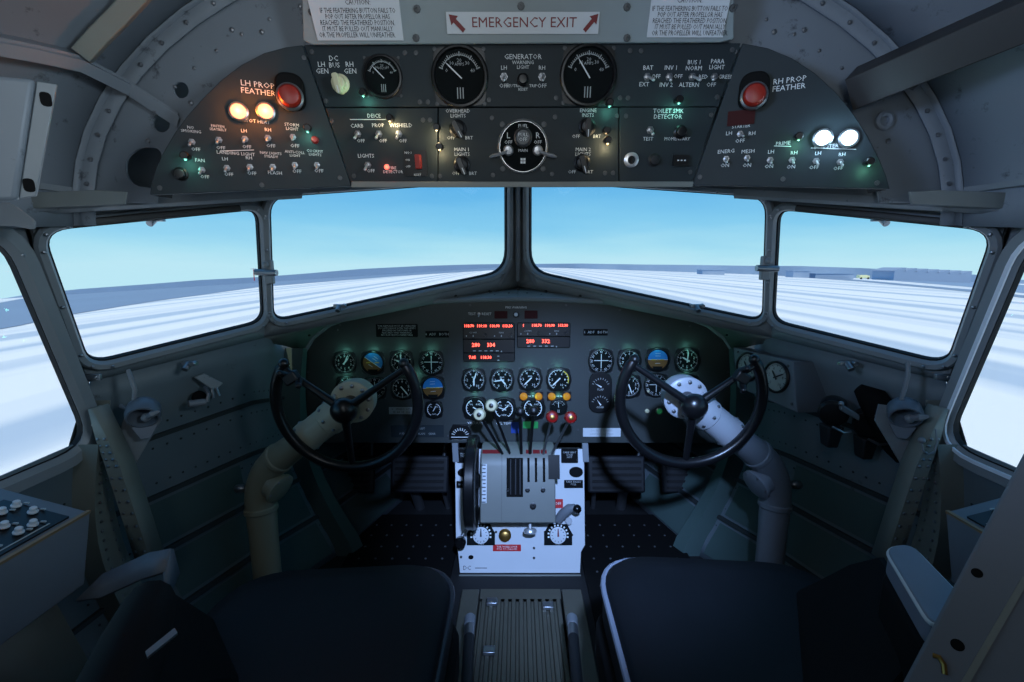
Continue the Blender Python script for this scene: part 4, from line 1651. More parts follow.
for (x, y, r) in ((576, 472, 6), (463.5, 472.5, 5), (471, 557, 2.2)):
    a = h_(x, y)
    s1 = PF.scale(x, y)
    B().lathe([(r * s1, 0), (r * s1, .003), (r * s1 * .8, .003), (r * s1 * .75, .001), (1e-7, .001)], Matrix.Translation((a.x, a.y, 0)) @ Matrix.Diagonal((1.15, .85, 1, 1)), 24, False).build('lever_hole', 'black_matte', root, local=True)
# crank on the bright side, and the rod with a black knob on the other
a, c = PF.hit3(557, 521, .0), PF.hit3(577, 509, .055)
k = B()
k.cyl(PF.hit3(569, 521, 0), PF.hit3(569, 521, .02), .011)
k.tube([PF.hit3(558, 520, .012), PF.hit3(563, 514, .03), PF.hit3(570, 508, .045), PF.hit3(575, 507, .05)], [.014, .016, .014, .010], 12)
k = k.build('crank_arm', 'column_grey', root, label='pale crank arm')
B().ball(c, .014, seg=16).build('crank_knob', 'knob_black', k)
B().cyl(PF.hit3(472, 522, .02), PF.hit3(462, 536, .03), .006).build('rod', 'steel', root)
T = PF.M @ Matrix.Translation((*h_(461, 541), 0))
B().lathe([(.012, 0), (.018, .01), (.018, .03), (.012, .036), (1e-7, .036)], T, 20, False).build('rod_knob', 'knob_black', root)
q = Letters(PF)
q.t('DC', 467, 568, 4)
q.line(475, 568, 487, 568, .6)
q.done(root, 'ink')
# ------------------------------------------------------------------ control columns and wheels
for sg in (-1, 1):
    left = sg < 0
    m = 'column_paint' if left else 'column_grey'  # grey version has the blue light on that column put into its colour
    mxp = (lambda x: x) if left else (lambda x: 1036 - x)
    Wc = CAM + ray(347 if left else 691, 402 if left else 398) * 1.09
    e = R(-3)
    n = V((0, -math.cos(e), math.sin(e)))
    ax, ay = V((1, 0, 0)), n.cross(V((1, 0, 0)))
    hub = Wc + n * .022 - ay * .012
    D = hub - n * .055
    root = thing('control_column', 'beige control column and black wheel in front of the seat lacking a lit edge, trim wheel side' if left else 'pale grey control column and black wheel beside the grey two-gauge box', 'control column', V((-.67 * -sg, 1.14, 0)))
    root['label'] = 'beige control column with black wheel, on the trim wheel side of the pedestal' if left else 'pale grey control column with black wheel, next to the grey box with two gauges'
    elb = atY(258 if left else 778, 474 if left else 470, 1.14)
    base = V((atY(272 if left else 764, 600, 1.10).x, 1.09, .0))
    # column, elbow and arm as one swept tube
    up, arm = (elb - base).normalized(), (D - elb).normalized()
    path, rad = [base, base.lerp(elb, .3), base.lerp(elb, .6)], [.034, .034, .035]
    a_, c_ = elb - up * .085, elb + arm * .085
    for k in range(9):
        t = k / 8
        path.append(a_ * (1 - t) ** 2 + elb * 2 * t * (1 - t) + c_ * t * t)
        rad.append(.038)
    path += [c_.lerp(D, .4), c_.lerp(D, .75), D - arm * .02]
    rad += [.033, .034, .034]
    B().tube(path, rad, 24).build('column', m, root)
    # collars
    cb = B()
    for p, d, r in ((base.lerp(elb, .12), up, .040), (a_ - up * .01, up, .041), (c_, arm, .041)):
        cb.cyl(p - d * .008, p + d * .008, r, seg=24)
    cb.build('collar', m, root, bev=.003)
    # sleeve near the wheel
    s0, s1 = c_.lerp(D, .38), D - arm * .015
    T = (s1 - s0).to_track_quat('Z', 'Y').to_matrix().to_4x4()
    T.translation = s0
    ln = (s1 - s0).length
    B().lathe([(.034, -.004), (.040, 0), (.040, ln * .12), (.038, ln * .15), (.038, ln * .55), (.042, ln * .58), (.042, ln * .8), (.039, ln)], T, 30).build('sleeve', 'column_paint_lit' if left else 'column_grey_lit', root)
    rv = B()
    for k in range(8):
        a = k * math.pi / 4
        for f in (.07, .66):
            dirn = T.to_3x3() @ V((math.cos(a), math.sin(a), 0))
            rv.rivet(s0 + (s1 - s0) * f + dirn * (.04 if f < .5 else .042), dirn, .005)
    rv.build('bolt', 'steel', root)
    # inspection cover and lugs at the elbow
    out = V((0, -1, .15)).normalized()
    cc = elb + arm * .035 - up * .03
    inn = (arm - up).normalized()
    T = inn.to_track_quat('Z', 'Y').to_matrix().to_4x4()
    T.translation = elb + inn * .02
    B().lathe([(.034, .03), (.034, .05), (.040, .052), (.040, .060), (.030, .064), (1e-7, .064)], T, 28, False).build('elbow_cover', m, root)
    lg = B()
    for k in range(6):
        a = k * math.pi / 3
        dirn = T @ V((math.cos(a) * .034, math.sin(a) * .034, .060))
        lg.rivet(dirn, inn, .005)
    lo = elb - up * .035 + V((sg * .045, -.01, 0))
    lg.ball(lo, .012, 1.4, 1, 1)
    lg.build('bolt', 'steel', root)
    # gear case behind the wheel
    T = n.to_track_quat('Z', 'Y').to_matrix().to_4x4()
    T.translation = D
    g = B().lathe([(.035, -.06), (.048, -.045), (.052, -.03), (.054, .002), (.050, .006), (.036, .008), (1e-7, .008)], T, 36, False).build('gear_case', 'column_paint_lit' if left else 'column_grey_lit', root)
    rv = B()
    for k in range(10):
        a = k * math.pi / 5 + .2
        rv.rivet(T @ V((math.cos(a) * .043, math.sin(a) * .043, .0065)), n, .006)
    rv.build('bolt', 'steel', g)
    # wheel
    wl = B()
    rp = []
    for k in range(53):
        a = R(146 + (394 - 146) * k / 52)
        rp.append(Wc + ax * (.170 * math.cos(a)) + ay * (.170 * math.sin(a)))
    wl.tube(rp, [.010] + [.0132] * 51 + [.010], 14)
    for p in (rp[0], rp[-1]):
        wl.ball(p, .0128, seg=12)
    wo = wl.build('wheel_rim', 'wheel_black', root)
    for a in (150, 30, 270):
        p1_ = Wc + ax * (.163 * math.cos(R(a))) + ay * (.163 * math.sin(R(a)))
        d = (p1_ - hub).normalized()
        B().tube([hub + d * .018, hub.lerp(p1_, .5), p1_], [.0105, .0085, .0075], 12).build('spoke', 'wheel_black', wo)
    T.translation = hub
    B().lathe([(.020, -.05), (.020, -.012), (.028, -.010), (.031, 0), (.029, .012), (.020, .022), (.008, .027), (1e-7, .0275)], T, 28, False).build('hub', 'wheel_black', wo)
    # switch block on a spoke
    p = hub.lerp(Wc + ax * (.170 * math.cos(R(150 if left else 30))) + ay * (.170 * math.sin(R(150 if left else 30))), .80 if left else .72)
    T = Matrix.Translation(p + n * .012) @ Matrix.Rotation(R(-30 * -sg), 4, 'Y')
    s = B()
    s.box((0, 0, 0), (.034, .022, .026), T)
    s = s.build('switch_block', 'black_plastic', wo, bev=.004)
    for dx, dz in ((-.009, .022), (.012, -.024)):
        k = B()
        k.cyl(T @ V((dx, 0, dz * .5)), T @ V((dx, -.014, dz)), .009, .007)
        k.ball(T @ V((dx, -.016, dz)), .0075)
        k.build('push_button', 'black_plastic', s)

# ------------------------------------------------------------------ rudder pedals and ducts under the panel
for i, (px, wd, lab) in enumerate(((348, 56, 'dark rudder pedal farthest from the pedestal, on the trim wheel side'), (420, 60, 'dark rudder pedal next to the pedestal, on the trim wheel side'),
                                   (616, 60, 'dark rudder pedal next to the pedestal, on the crank side'), (688, 56, 'dark rudder pedal farthest from the pedestal, on the crank side'))):
    c = atY(px, 474, 1.60)
    s = 1.60 / .986 / F
    root = thing('rudder_pedal', lab, 'pedal', V((c.x, 1.62, 0)))
    b = B()
    hw_, hh_ = wd * s / 2, 19 * s
    T = Matrix.Translation(c) @ Matrix.Rotation(R(-14), 4, 'X')
    b.box((0, 0, 0), (hw_ * 2, .024, hh_ * 2), T)
    b.build('pedal_plate', 'duct_dark', root, bev=.008)
    rb = B()
    for k in range(5):
        rb.box((0, -.015, -hh_ * .7 + k * hh_ * .35), (hw_ * 1.7, .006, .008), T)
    rb.build('tread_rib', 'rubber', root)
    for dx in (-.7, .35) if i in (0, 2) else (-.35, .7):
        p = c + V((hw_ * dx, .02, -hh_ * .6))
        B().cyl(p, V((p.x + .01, 1.70, 0.0)), .019 if dx in (-.35, .35) else .009).build('pedal_tube', 'steel', root)
    B().cyl(c + V((hw_ * .8, .02, hh_ * .5)), c + V((hw_ * .95, .05, .20)), .007).build('hanger_rod', 'steel', root)
for sg, lab in ((-1, 'black air duct box under the main panel, on the trim wheel side'), (1, 'black air duct box under the main panel, on the crank side')):
    b = B().box((sg * .44, 1.83, CAMZ - .60), (.36, .16, .14))
    o = b.build('air_duct', 'duct_dark', bev=.012)
    tag(o, lab, 'duct')

# ------------------------------------------------------------------ seats
for sg in (-1, 1):
    left = sg < 0
    z = CAMZ - .55
    x0, x1 = (.112, .50) if left else (.150, .55)
    yf = .775 if left else .80
    cx = (x0 + x1) / 2
    lab = 'black pilot seat on the trim wheel side of the walkway, with a pale buckle tab' if left else 'dark leather pilot seat with a bright piped front edge, beside the pale arm pad'
    root = thing('pilot_seat', lab, 'seat', V((sg * cx, .5, 0)))
    # cushion: rounded plan, domed top
    plan = rounded([V((x0, .12)), V((x1, .12)), V((x1, yf - .03)), V((x0, yf))], [.05, .05, .10, .10], 8)
    cc = V((cx, .5))
    rows = []
    for (sc_, dz) in ((.94, -.09), (1.0, -.075), (1.0, -.022), (.985, -.006), (.95, .006), (.80, .014), (.5, .018), (.1, .019)):
        rows.append([V((sg * (cc.x + (p.x - cc.x) * sc_), cc.y + (p.y - cc.y) * sc_, z + dz)) for p in plan])
    b = B().loft(rows, True)
    b.bm.verts.ensure_lookup_table()
    nn = len(plan)
    b.bm.faces.new([b.bm.verts[(len(rows) - 1) * nn + k] for k in range(nn)])
    cu = b.build('seat_cushion', 'leather', root, ang=70)
    pp = [V((sg * p.x, p.y, z - .012)) for p in plan]
    B().tube(pp, .0055, 8, True).build('piping', 'leather_pipe' if left else 'arm_pad', cu, label=None if left else 'pale piping')
    # bucket under and beside the cushion
    pf = [(.18, z - .10), (.62, z - .10), (.66, z + .0), (.50, z + .02), (.18, z + .03)] if left else [(.18, z - .10), (.70, z - .10), (.73, z - .01), (.70, z + .05), (.58, z + .12), (.40, z + .145), (.18, z + .145)]
    b = B().prism(rounded(pf, .04, 4), x1 + .004, x1 + (.026 if left else .05), Matrix(((0, 0, 1, 0), (1, 0, 0, 0), (0, 1, 0, 0), (0, 0, 0, 1))))
    b.mirror(left)
    b.build('seat_side', 'black_matte', root, bev=.008)
    b = B().prism(rounded([(x0 - .01, .22), (x1 + .02, .22), (x1 + .02, yf - .03), (x0 - .01, yf - .03)], .06, 5), z - .16, z - .088).mirror(left)
    b.build('seat_pan', 'black_matte', root, bev=.01)
    b = B()
    b.box((cx, -.20, z + .16), (x1 - x0, .09, .46)).mirror(left)
    b.build('backrest', 'leather', root, bev=.035, bseg=4)
    for xx in (x0 + .10, x1 - .06):
        for yy in (.32, .66):
            B().cyl((sg * xx, yy, .015), (sg * xx, yy, z - .15), .018).build('leg', 'duct_dark', root)
    for xx in (x0 + .10, x1 - .06):
        B().box((sg * xx, .49, .010), (.05, .60, .02)).build('seat_rail', 'steel', root, bev=.003)
    # arm rest
    if left:
        b = B()
        pa, pb = atZ(147, 612, z + .19), atZ(96, 740, z + .17)
        b.tube([pa + V((.0, .01, -.02)), pa, pa.lerp(pb, .3), pa.lerp(pb, .7), pb], [.020, .032, .037, .040, .040], 14, flat=.8)
        b.build('arm_rest', 'black_matte', root)
        b = B()
        pq = [atZ(163, 583, z + .17), atZ(212, 616, z + .02), atZ(240, 680, z + .02), atZ(120, 700, z + .16)]
        b.hexa([p - V((0, 0, .02)) for p in pq] + pq)
        b.build('seat_bolster', 'black_matte', root, bev=.01)
        b = B()
        pq = [atZ(149, 668, z + .235), atZ(147, 662, z + .235), atZ(176, 638, z + .235), atZ(179, 643, z + .235)]
        b.hexa([p + V((0, 0, .008)) for p in pq] + [p + V((0, 0, .010)) for p in pq])
        b.build('buckle_tab', 'steel', root, label='pale metal buckle tab')
    else:
        zz = z + .18
        pl = [atZ(885, 547, zz), atZ(911, 543, zz), atZ(966, 600, zz), atZ(934, 628, zz)]
        cpt = sum(pl, V((0, 0, 0))) / 4
        poly = rounded([V((p.x, p.y)) for p in pl], .025, 5)
        b = B().prism(poly, zz - .03, zz)
        ar = b.build('arm_rest', 'arm_pad', root, bev=.008, bseg=3, label='pale blue-grey arm pad')
        B().tube([V((p.x, p.y, zz - .004)) for p in poly], .0024, 8, True).build('piping', 'placard_white', ar)
        b = B()
        bx = [V((p.x, p.y)) * .995 for p in pl]
        b.prism(bx, zz - .16, zz - .031)
        b.build('arm_support', 'black_matte', root, bev=.01)
        tp = [atZ(795, 588, z + .02), atZ(850, 563, z + .08), atZ(884, 550, z + .12), atZ(940, 640, z + .12), atZ(880, 720, z + .05), atZ(800, 700, z + .02)]
        b = B()
        b.loft([[V((p.x, p.y, z - .12)) for p in tp], tp], True)
        b.bm.verts.ensure_lookup_table()
        b.bm.faces.new([b.bm.verts[6 + k] for k in range(6)])
        b.build('seat_bolster', 'black_matte', root, bev=.012)
        for (px, py, r) in ((938, 622, .020), (922, 655, .03)):
            p = atZ(px, py, zz - .045 if py < 640 else zz - .10)
            b = B()
            b.ball(p, r, 1, .7, 1)
            b.build('arm_knob', 'sky_navy' if py < 640 else 'duct_dark', root, label='round blue knob' if py < 640 else None)

# seat adjusting levers in the aisle, walkway tread
for (px0, px1, lab) in ((470, 465, 'dark seat lever with a bright tip beside the walkway, black seat side'), (572, 580, 'dark seat lever with a bright tip beside the walkway, piped seat side')):
    p, q = atZ(px0, 621, .16), atZ(px1, 720, .21)
    root = thing('seat_lever', lab, 'lever', V((p.x, p.y, 0)))
    d = (q - p).normalized()
    B().cyl(p, q, .0115).build('lever_tube', 'duct_dark', root)
    B().cyl(p - d * .012, p + d * .022, .0135, .0125).build('tip', 'column_grey', root, bev=.003, label='bright metal tip')
    B().cyl(p + d * .022, p + d * .060, .0075 + .0045).build('ferrule', 'steel', root)
    B().cyl(p, V((p.x, p.y + .02, .047)), .007).build('lever_post', 'duct_dark', root)

za = .045
A0, A1 = atZ(481, 589, za), atZ(560, 589, za)
root = thing('walkway_tread', 'corrugated metal walkway strip on the floor between the two seats', 'floor plate', V(((A0.x + A1.x) / 2, A0.y, 0)))
yb = .30
n = 11
w = (A1.x - A0.x)
prof = []
for i in range(n):
    u = A0.x + w * i / n
    d = w / n
    prof += [(u, za - .008), (u + d * .22, za - .008), (u + d * .35, za), (u + d * .8, za), (u + d * .93, za - .008)]
b = B()
b.loft([[V((x, y, zq)) for x, zq in prof] for y in (A0.y - .04, yb)])
b.loft([[V((A0.x, A0.y - .04, za)), V((A1.x, A0.y - .04, za))], [V((A0.x, A0.y, za)), V((A1.x, A0.y, za))]])
b.loft([[V((A0.x, A0.y, za)), V((A1.x, A0.y, za))], [V((A0.x, A0.y, 0)), V((A1.x, A0.y, 0))]])
b.build('tread', 'floor_metal', root)
for (x0, x1, nm) in ((A0.x - .055, A0.x - .004, 'side_plate'), (A1.x + .004, A1.x + .062, 'side_plate')):
    B().box(((x0 + x1) / 2, (A0.y + yb) / 2, za - .022), (x1 - x0, A0.y - yb, .044)).build(nm, 'floor_metal', root, bev=.003)
for (px, py) in ((492, 603), (548, 607), (489, 652)):
    p = atZ(px, py, za)
    B().box(p + V((0, 0, .004)), (.03, .022, .010)).build('latch', 'steel', root, bev=.002)
# studded floor mats by the pedals
for sg, lab in ((-1, 'black studded floor plate by the pedals, trim wheel side'), (1, 'black studded floor plate by the pedals, crank side')):
    root = thing('floor_plate', lab, 'floor plate', V((sg * .42, 1.42, 0)))
    B().box((sg * .39, 1.33, .006), (.36, .60, .012)).build('plate', 'black_matte', root, bev=.002)
    for i in range(6):
        for j in range(8):
            B().rivet((sg * (.25 + i * .055), 1.10 + j * .065, .012), (0, 0, 1), .0045).build('stud', 'screw_dark', root)
# ------------------------------------------------------------------ details on walls and roof
def skin_hit(px, py, inset=0.):
    d = ray(px, py)
    t = .2
    while t < 2:
        p = CAM + d * t
        if p.y > .86:
            return p
        best = None
        for (a, b_) in zip(CEIL, CEIL[1:]):
            if a[0] <= p.y <= b_[0]:
                f = (p.y - a[0]) / (b_[0] - a[0])
                hw, h, zc = (a[k] + (b_[k] - a[k]) * f - (inset if k < 3 else 0) for k in (1, 2, 3))
                v = (p.x / hw) ** 2 + ((p.z - CAMZ - zc) / h) ** 2
                if v >= 1:
                    return p
        t += .004
    return p


# longerons running aft from the former, one each side
P0, P1 = V((.60, .858, CAMZ + .31)), V((.712, .70, CAMZ + .345))
P2 = P1 + (P1 - P0) * 1.2
d = (P2 - P0).normalized()
s1 = V((.55, .0, -.80)).normalized()
s1 = (s1 - d * s1.dot(d)).normalized()
s2 = d.cross(s1).normalized()
rows = [[p + s1 * x + s2 * y for x, y in ((-.026, -.07), (-.030, .0), (-.024, .012), (.022, .012), (.026, .0), (.026, -.07))] for p in (P0, P1, P2)]
struct('trim_17', B().loft(rows, True), 'dark_beam', bev=.002)
pts = [atY(178, 114, .856), skin_hit(130, 82, .03), skin_hit(82, 57, .03), skin_hit(40, 47, .03), skin_hit(0, 39, .03), skin_hit(-60, 26, .03)]
rows = []
for p in pts:
    o_ = V((p.x, 0, p.z - CAMZ)).normalized()
    t_ = V((o_.z, 0, -o_.x))
    rows.append([p + o_ * .04 - t_ * .002, p - t_ * .002, p - t_ * .004 - o_ * .004, p - t_ * .022 - o_ * .004, p - t_ * .022, p + t_ * .002, p + o_ * .04 + t_ * .002])
struct('trim_16', B().loft(rows, True), 'skin_paint')
# worn cross rib over the trim wheel side of the roof
pts = [skin_hit(82, 56, .02), skin_hit(100, 36, .02), skin_hit(118, 18, .02), skin_hit(140, -6, .02), skin_hit(170, -40, .02)]
b = B()
rows = []
for i, p in enumerate(pts):
    t = (pts[min(i + 1, 4)] - pts[max(i - 1, 0)]).normalized()
    nn = (CAM - p).normalized()
    sd = t.cross(nn).normalized()
    rows.append([p + sd * -.014 + nn * .0, p + sd * -.014 + nn * .018, p + sd * .010 + nn * .024, p + sd * .014 + nn * .0])
b.loft(rows, True)
struct('trim_18', b, 'olive_paint', bev=.0015)
# sheet pocket box by the roof edge, near the camera
PX = Plane(atY(30, 140, .50), (.55, -.83, -.1))
root = thing('sheet_metal_cover', 'grey sheet metal cover with a slotted flange, above the side window', 'cover', PX.M)
poly = [PX.hit(*p) for p in ((-60, 70), (34, 79), (16, 200), (-60, 205))]
B().prism(poly, -.02, 0).build('cover_face', 'skin_paint', root, local=True, bev=.004)
fl = [PX.hit(*p) for p in ((34.5, 79.5), (55, 83), (34, 196), (16.5, 199))]
b = B().prism(fl, -.012, -.007).build('flange', 'frame_paint', root, local=True, bev=.001)
for (px, py) in ((44, 98), (27, 185)):
    a = PX.hit(px, py)
    q = B().prism(rounded([(a.x - .0045, a.y - .007), (a.x + .0045, a.y - .007), (a.x + .0045, a.y + .007), (a.x - .0045, a.y + .007)], .004, 3), -.008, -.0064)
    q.build('slot', 'black_matte', root, local=True)

# near bulkhead edge on the crank side
c = CAM + ray(985, 600) * .42
PN = Plane(c, CAM - c)
b = B().prism([PN.hit(*p) for p in ((1036, 430), (1150, 430), (1150, 760), (862, 760))], -.025, 0, PN.M)
o = struct('trim_19', b, 'bulkhead_paint', bev=.003)
q = B()
for (px, py, r) in ((977, 573, .0042), (957.5, 645, .005)):
    a = PN.hit(px, py)
    q.lathe([(r, .0002), (r * .8, .0004), (1e-7, .0004)], PN.M @ Matrix.Translation((a.x, a.y, 0)), 16, False)
q.build('hole', 'black_matte', o)
a0, a1 = PN.hit(1026, 578), PN.hit(955, 700)
d = a1 - a0
T = PN.M @ Matrix.Translation((a0.x, a0.y, 0)) @ Matrix.Rotation(math.atan2(d.y, d.x), 4, 'Z')
q = B().box((d.length / 2, 0, .001), (d.length, .0045, .003), T)
q.build('seam', 'olive_paint', o)
pth = [PN.to3(*PN.hit(*p), .002) for p in ((933, 655), (939, 657), (944, 664), (945, 674))]
B().tube(pth, .0022, 8).build('spring_clip', 'brass', o)


# side consoles with knobs
def console(sg):
    lab = 'grey audio console box with white knobs, below the side window on the black seat side' if sg < 0 else 'grey console box with white knobs, half hidden behind the near bulkhead edge'
    x_in, x_out, y0, y1, zt, zb = -.735, -.90, .10, .722, CAMZ - .42, CAMZ - .535
    root = thing('side_console', lab, 'console', V((sg * .80, .4, zb)))
    b = B()
    b.hexa([V((x_in, y0, zb)), V((x_in, y1 - .03, zb)), V((x_out, y1 - .03, zb)), V((x_out, y0, zb)), V((x_in, y0, zt)), V((x_in, y1, zt)), V((x_out, y1, zt + .05)), V((x_out, y0, zt + .05))])
    b.mirror(sg > 0)
    b.build('console_body', 'console_grey', root, bev=.002)
    n_ = (V((x_in, y0, zt)) - V((x_in, y1, zt))).cross(V((x_out, y1, zt + .05)) - V((x_in, y1, zt)))
    if n_.z < 0:
        n_ = -n_
    n_.normalize()
    b = B()
    mid = [V((x_in - .012, y0 + .01, zt + .003)), V((x_in - .012, y1 - .025, zt + .003)), V((x_in - .115, y1 - .025, zt + .033)), V((x_in - .115, y0 + .01, zt + .033))]
    b.hexa(mid + [p + n_ * .004 for p in mid])
    pb = b.mirror(sg > 0).build('knob_panel', 'black_plastic', root)
    b = B()
    b.hexa([V((x_in, y0, zt - .002)), V((x_in, y1, zt - .002)), V((x_in - .004, y1, zt - .002)), V((x_in - .004, y0, zt - .002)), V((x_in + .0015, y0, zt + .003)), V((x_in + .0015, y1, zt + .003)), V((x_in - .004, y1, zt + .004)), V((x_in - .004, y0, zt + .004))])
    b.mirror(sg > 0).build('edge_strip', 'wood_edge', root, label='tan edge strip')
    T0 = n_.to_track_quat('Z', 'Y').to_matrix().to_4x4()
    mk = B()
    k = 0
    for i in range(22):
        y = y1 - .042 - i * .021
        if i in (6, 7, 13):
            continue
        for j, dx in enumerate((.030, .055, .085)):
            if (i + j * 2) % 3 == 0 or (i % 2 and j == 1):
                continue
            p = V((x_in - dx, y + j * .004, zt + .007 + dx * .29 - .001))
            T = T0.copy()
            T.translation = p
            b = B().lathe([(.0068, 0), (.0068, .002), (.005, .0035), (.0048, .008), (.0038, .009), (1e-7, .009)], T, 14, False)
            b.mirror(sg > 0).build('rotary_knob', 'placard_white', pb, local=False, label='white knob')
            mk.box(p + V((.005, .011, -.0012)), (.008, .003, .002))
            k += 1
    mk.box(V((x_in - .018, y1 - .18, zt + .0085)), (.0022, .26, .002))
    mk.mirror(sg > 0).build('lettering', 'grey_mark', pb)
    p = V((x_in - .075, y1 - .20, zt + .027))
    T = T0.copy()
    T.translation = p
    B().lathe([(.016, 0), (.014, .016), (1e-7, .016)], T, 18, False).mirror(sg > 0).build('rotary_knob', 'knob_black', pb, label='black knob')


console(-1)
console(1)
# shelf bracket under the console end, over the arm rest
b = B()
z_ = CAMZ - .47
pq = [atZ(172, 549, z_), atZ(150, 553, z_), atZ(104, 574, z_ - .03), atZ(76, 601, z_ - .05), atZ(100, 598, z_ - .05), atZ(140, 580, z_ - .03), atZ(165, 572, z_ - .01)]
b.loft([[pq[0], pq[1], pq[2], pq[3]], [pq[6], pq[5].lerp(pq[6], .3), pq[5], pq[4]]])
b.loft([[pq[0], pq[6]], [pq[0] + V((.005, 0, -.045)), pq[6] + V((.004, -.01, -.045))]])
o = b.build('shelf_bracket', 'console_grey', solid=.005)
tag(o, 'grey sheet metal bracket between the audio console and the black arm rest', 'bracket')
pl_ = [wall_pt(.62, .42), wall_pt(.80, .40), wall_pt(.80, .75), wall_pt(.62, .78)]
b = B().loft([[pl_[0] + V((.01, 0, 0)), pl_[1] + V((.01, 0, 0))], [pl_[3] + V((.02, 0, 0)), pl_[2] + V((.02, 0, 0))]])
o = b.build('cover_plate', 'olive_paint', solid=.004)
tag(o, 'scuffed pale plate on the wall under the audio console', 'plate')

# grey box with two gauges at the end of the main panel
c = atY(768, 380, 1.20)
PG = Plane(c, (-.97, -.26, .08))
root = thing('gauge_box', 'grey metal box with two white-faced gauges at the end of the main panel', 'gauge box', PG.M)
poly = [PG.hit(*p) for p in ((733, 347), (793, 361), (797, 413), (737, 387))]
B().prism(poly, -.10, 0).build('box_body', 'console_grey', root, local=True, bev=.003, smooth=False)
for (px, py, ang) in ((748, 367, 120), (776.5, 377, 60)):
    gauge(root, PG, px, py, .042 / PG.scale(px, py), 'cream', None, ang=ang, ang2=-40)
screw(root, [PG.hit(*p) for p in ((738, 352), (788, 366), (792, 404), (741, 382))], .004)

# wall cups with swivel vents and gussets, both sides
for sg in (-1, 1):
    f_ = (lambda x: x) if sg < 0 else (lambda x: x)
    pts = ((128, 408), (158, 404), (162, 420), (135, 465), (122, 470), (118, 440))
    b = B()
    b.prism([Plane((-.80, .93, .5), (.3, -1, .1)).hit(*p) for p in pts], 0, .004, Plane((-.80, .93, .5), (.3, -1, .1)).M).mirror(sg > 0)
    lab = 'riveted grey gusset with a cup-shaped vent, below the corner window beside the bracket lamp' if sg < 0 else 'riveted grey gusset with a cup-shaped vent, next to the black wall lamps'
    root = thing('air_vent', lab, 'vent', V((sg * .78, .92, .5)))
    b.build('gusset', 'frame_paint', root)
    cup = atY(143 if sg < 0 else 905, 414, .915)
    d = V((.45 * -sg, -.75, -.45)).normalized()
    T = d.to_track_quat('Z', 'Y').to_matrix().to_4x4()
    T.translation = cup
    B().lathe([(.022, -.03), (.029, -.02), (.031, .0), (.028, .012), (.025, .013), (.023, .003), (.016, -.010), (1e-7, -.014)], T, 26, False).build('cup', 'cup_metal', root)
    B().hexa([T @ V(p) for p in ((-.022, -.028, .008), (.022, -.028, .008), (.008, -.046, .026), (-.008, -.046, .026), (-.022, -.025, .010), (.022, -.025, .010), (.008, -.043, .029), (-.008, -.043, .029))]).build('lip', 'cup_metal', root)
    k = B()
    k.ball(T @ V((.006, .0, .012)), .009)
    k.tube([T @ V((.006, 0, .012)), T @ V((.02, .016, .022)), T @ V((.032, .02, .02))], [.006, .007, .003], 8)
    k.build('vent_tab', 'column_grey', root)
    # curved conduit coming down from the window sill
    b = B()
    b.tube([atY(128, 370, .925), atY(131, 378, .92), atY(135, 390, .915), atY(134, 402, .915), atY(128, 409, .92), atY(121, 406, .93)] if sg < 0 else [atY(908, 362, .925), atY(908, 375, .92), atY(905, 388, .918), atY(901, 400, .92)], .0042, 10)
    o = b.build('conduit', 'column_grey')
    tag(o, 'hook-shaped grey conduit below the corner window, beside the cup vent' if sg < 0 else 'thin pale conduit hanging below the corner window, above the cup vent', 'conduit')

# bracket lamp on the wall by the beige column
PWl = Plane(atY(204, 386, 1.10), (.75, -.65, .1))
root = thing('bracket_lamp', 'small grey bracket with a short tube lamp on the wall above the beige control column', 'lamp', PWl.M)
b = B()
b.prism([PWl.hit(*p) for p in ((193, 377), (203, 373), (222, 383), (213, 391))], 0, .012)
b.build('bracket', 'frame_paint', root, local=True, bev=.002)
b = B()
b.cyl(PWl.hit3(188, 404, .03), PWl.hit3(206, 402, .03), .0085)
b.build('lamp_tube', 'column_grey', root, bev=.002)
b = B()
b.tube([PWl.hit3(205, 387, .01), PWl.hit3(209, 395, .03), PWl.hit3(207, 402, .03)], .005, 8)
b.tube([PWl.hit3(212, 388, .014), PWl.hit3(213, 398, .016)], .004, 8)
b.tube([PWl.hit3(216, 388, .014), PWl.hit3(219, 396, .016)], .004, 8)
b.build('lamp_arm', 'steel', root)
b = B().lathe([(.014, -.006), (.016, .0), (.012, .004), (1e-7, .004)], PWl.M @ Matrix.Translation((*PWl.hit(199, 397), 0)), 16, False)
b.build('socket', 'black_matte', root)

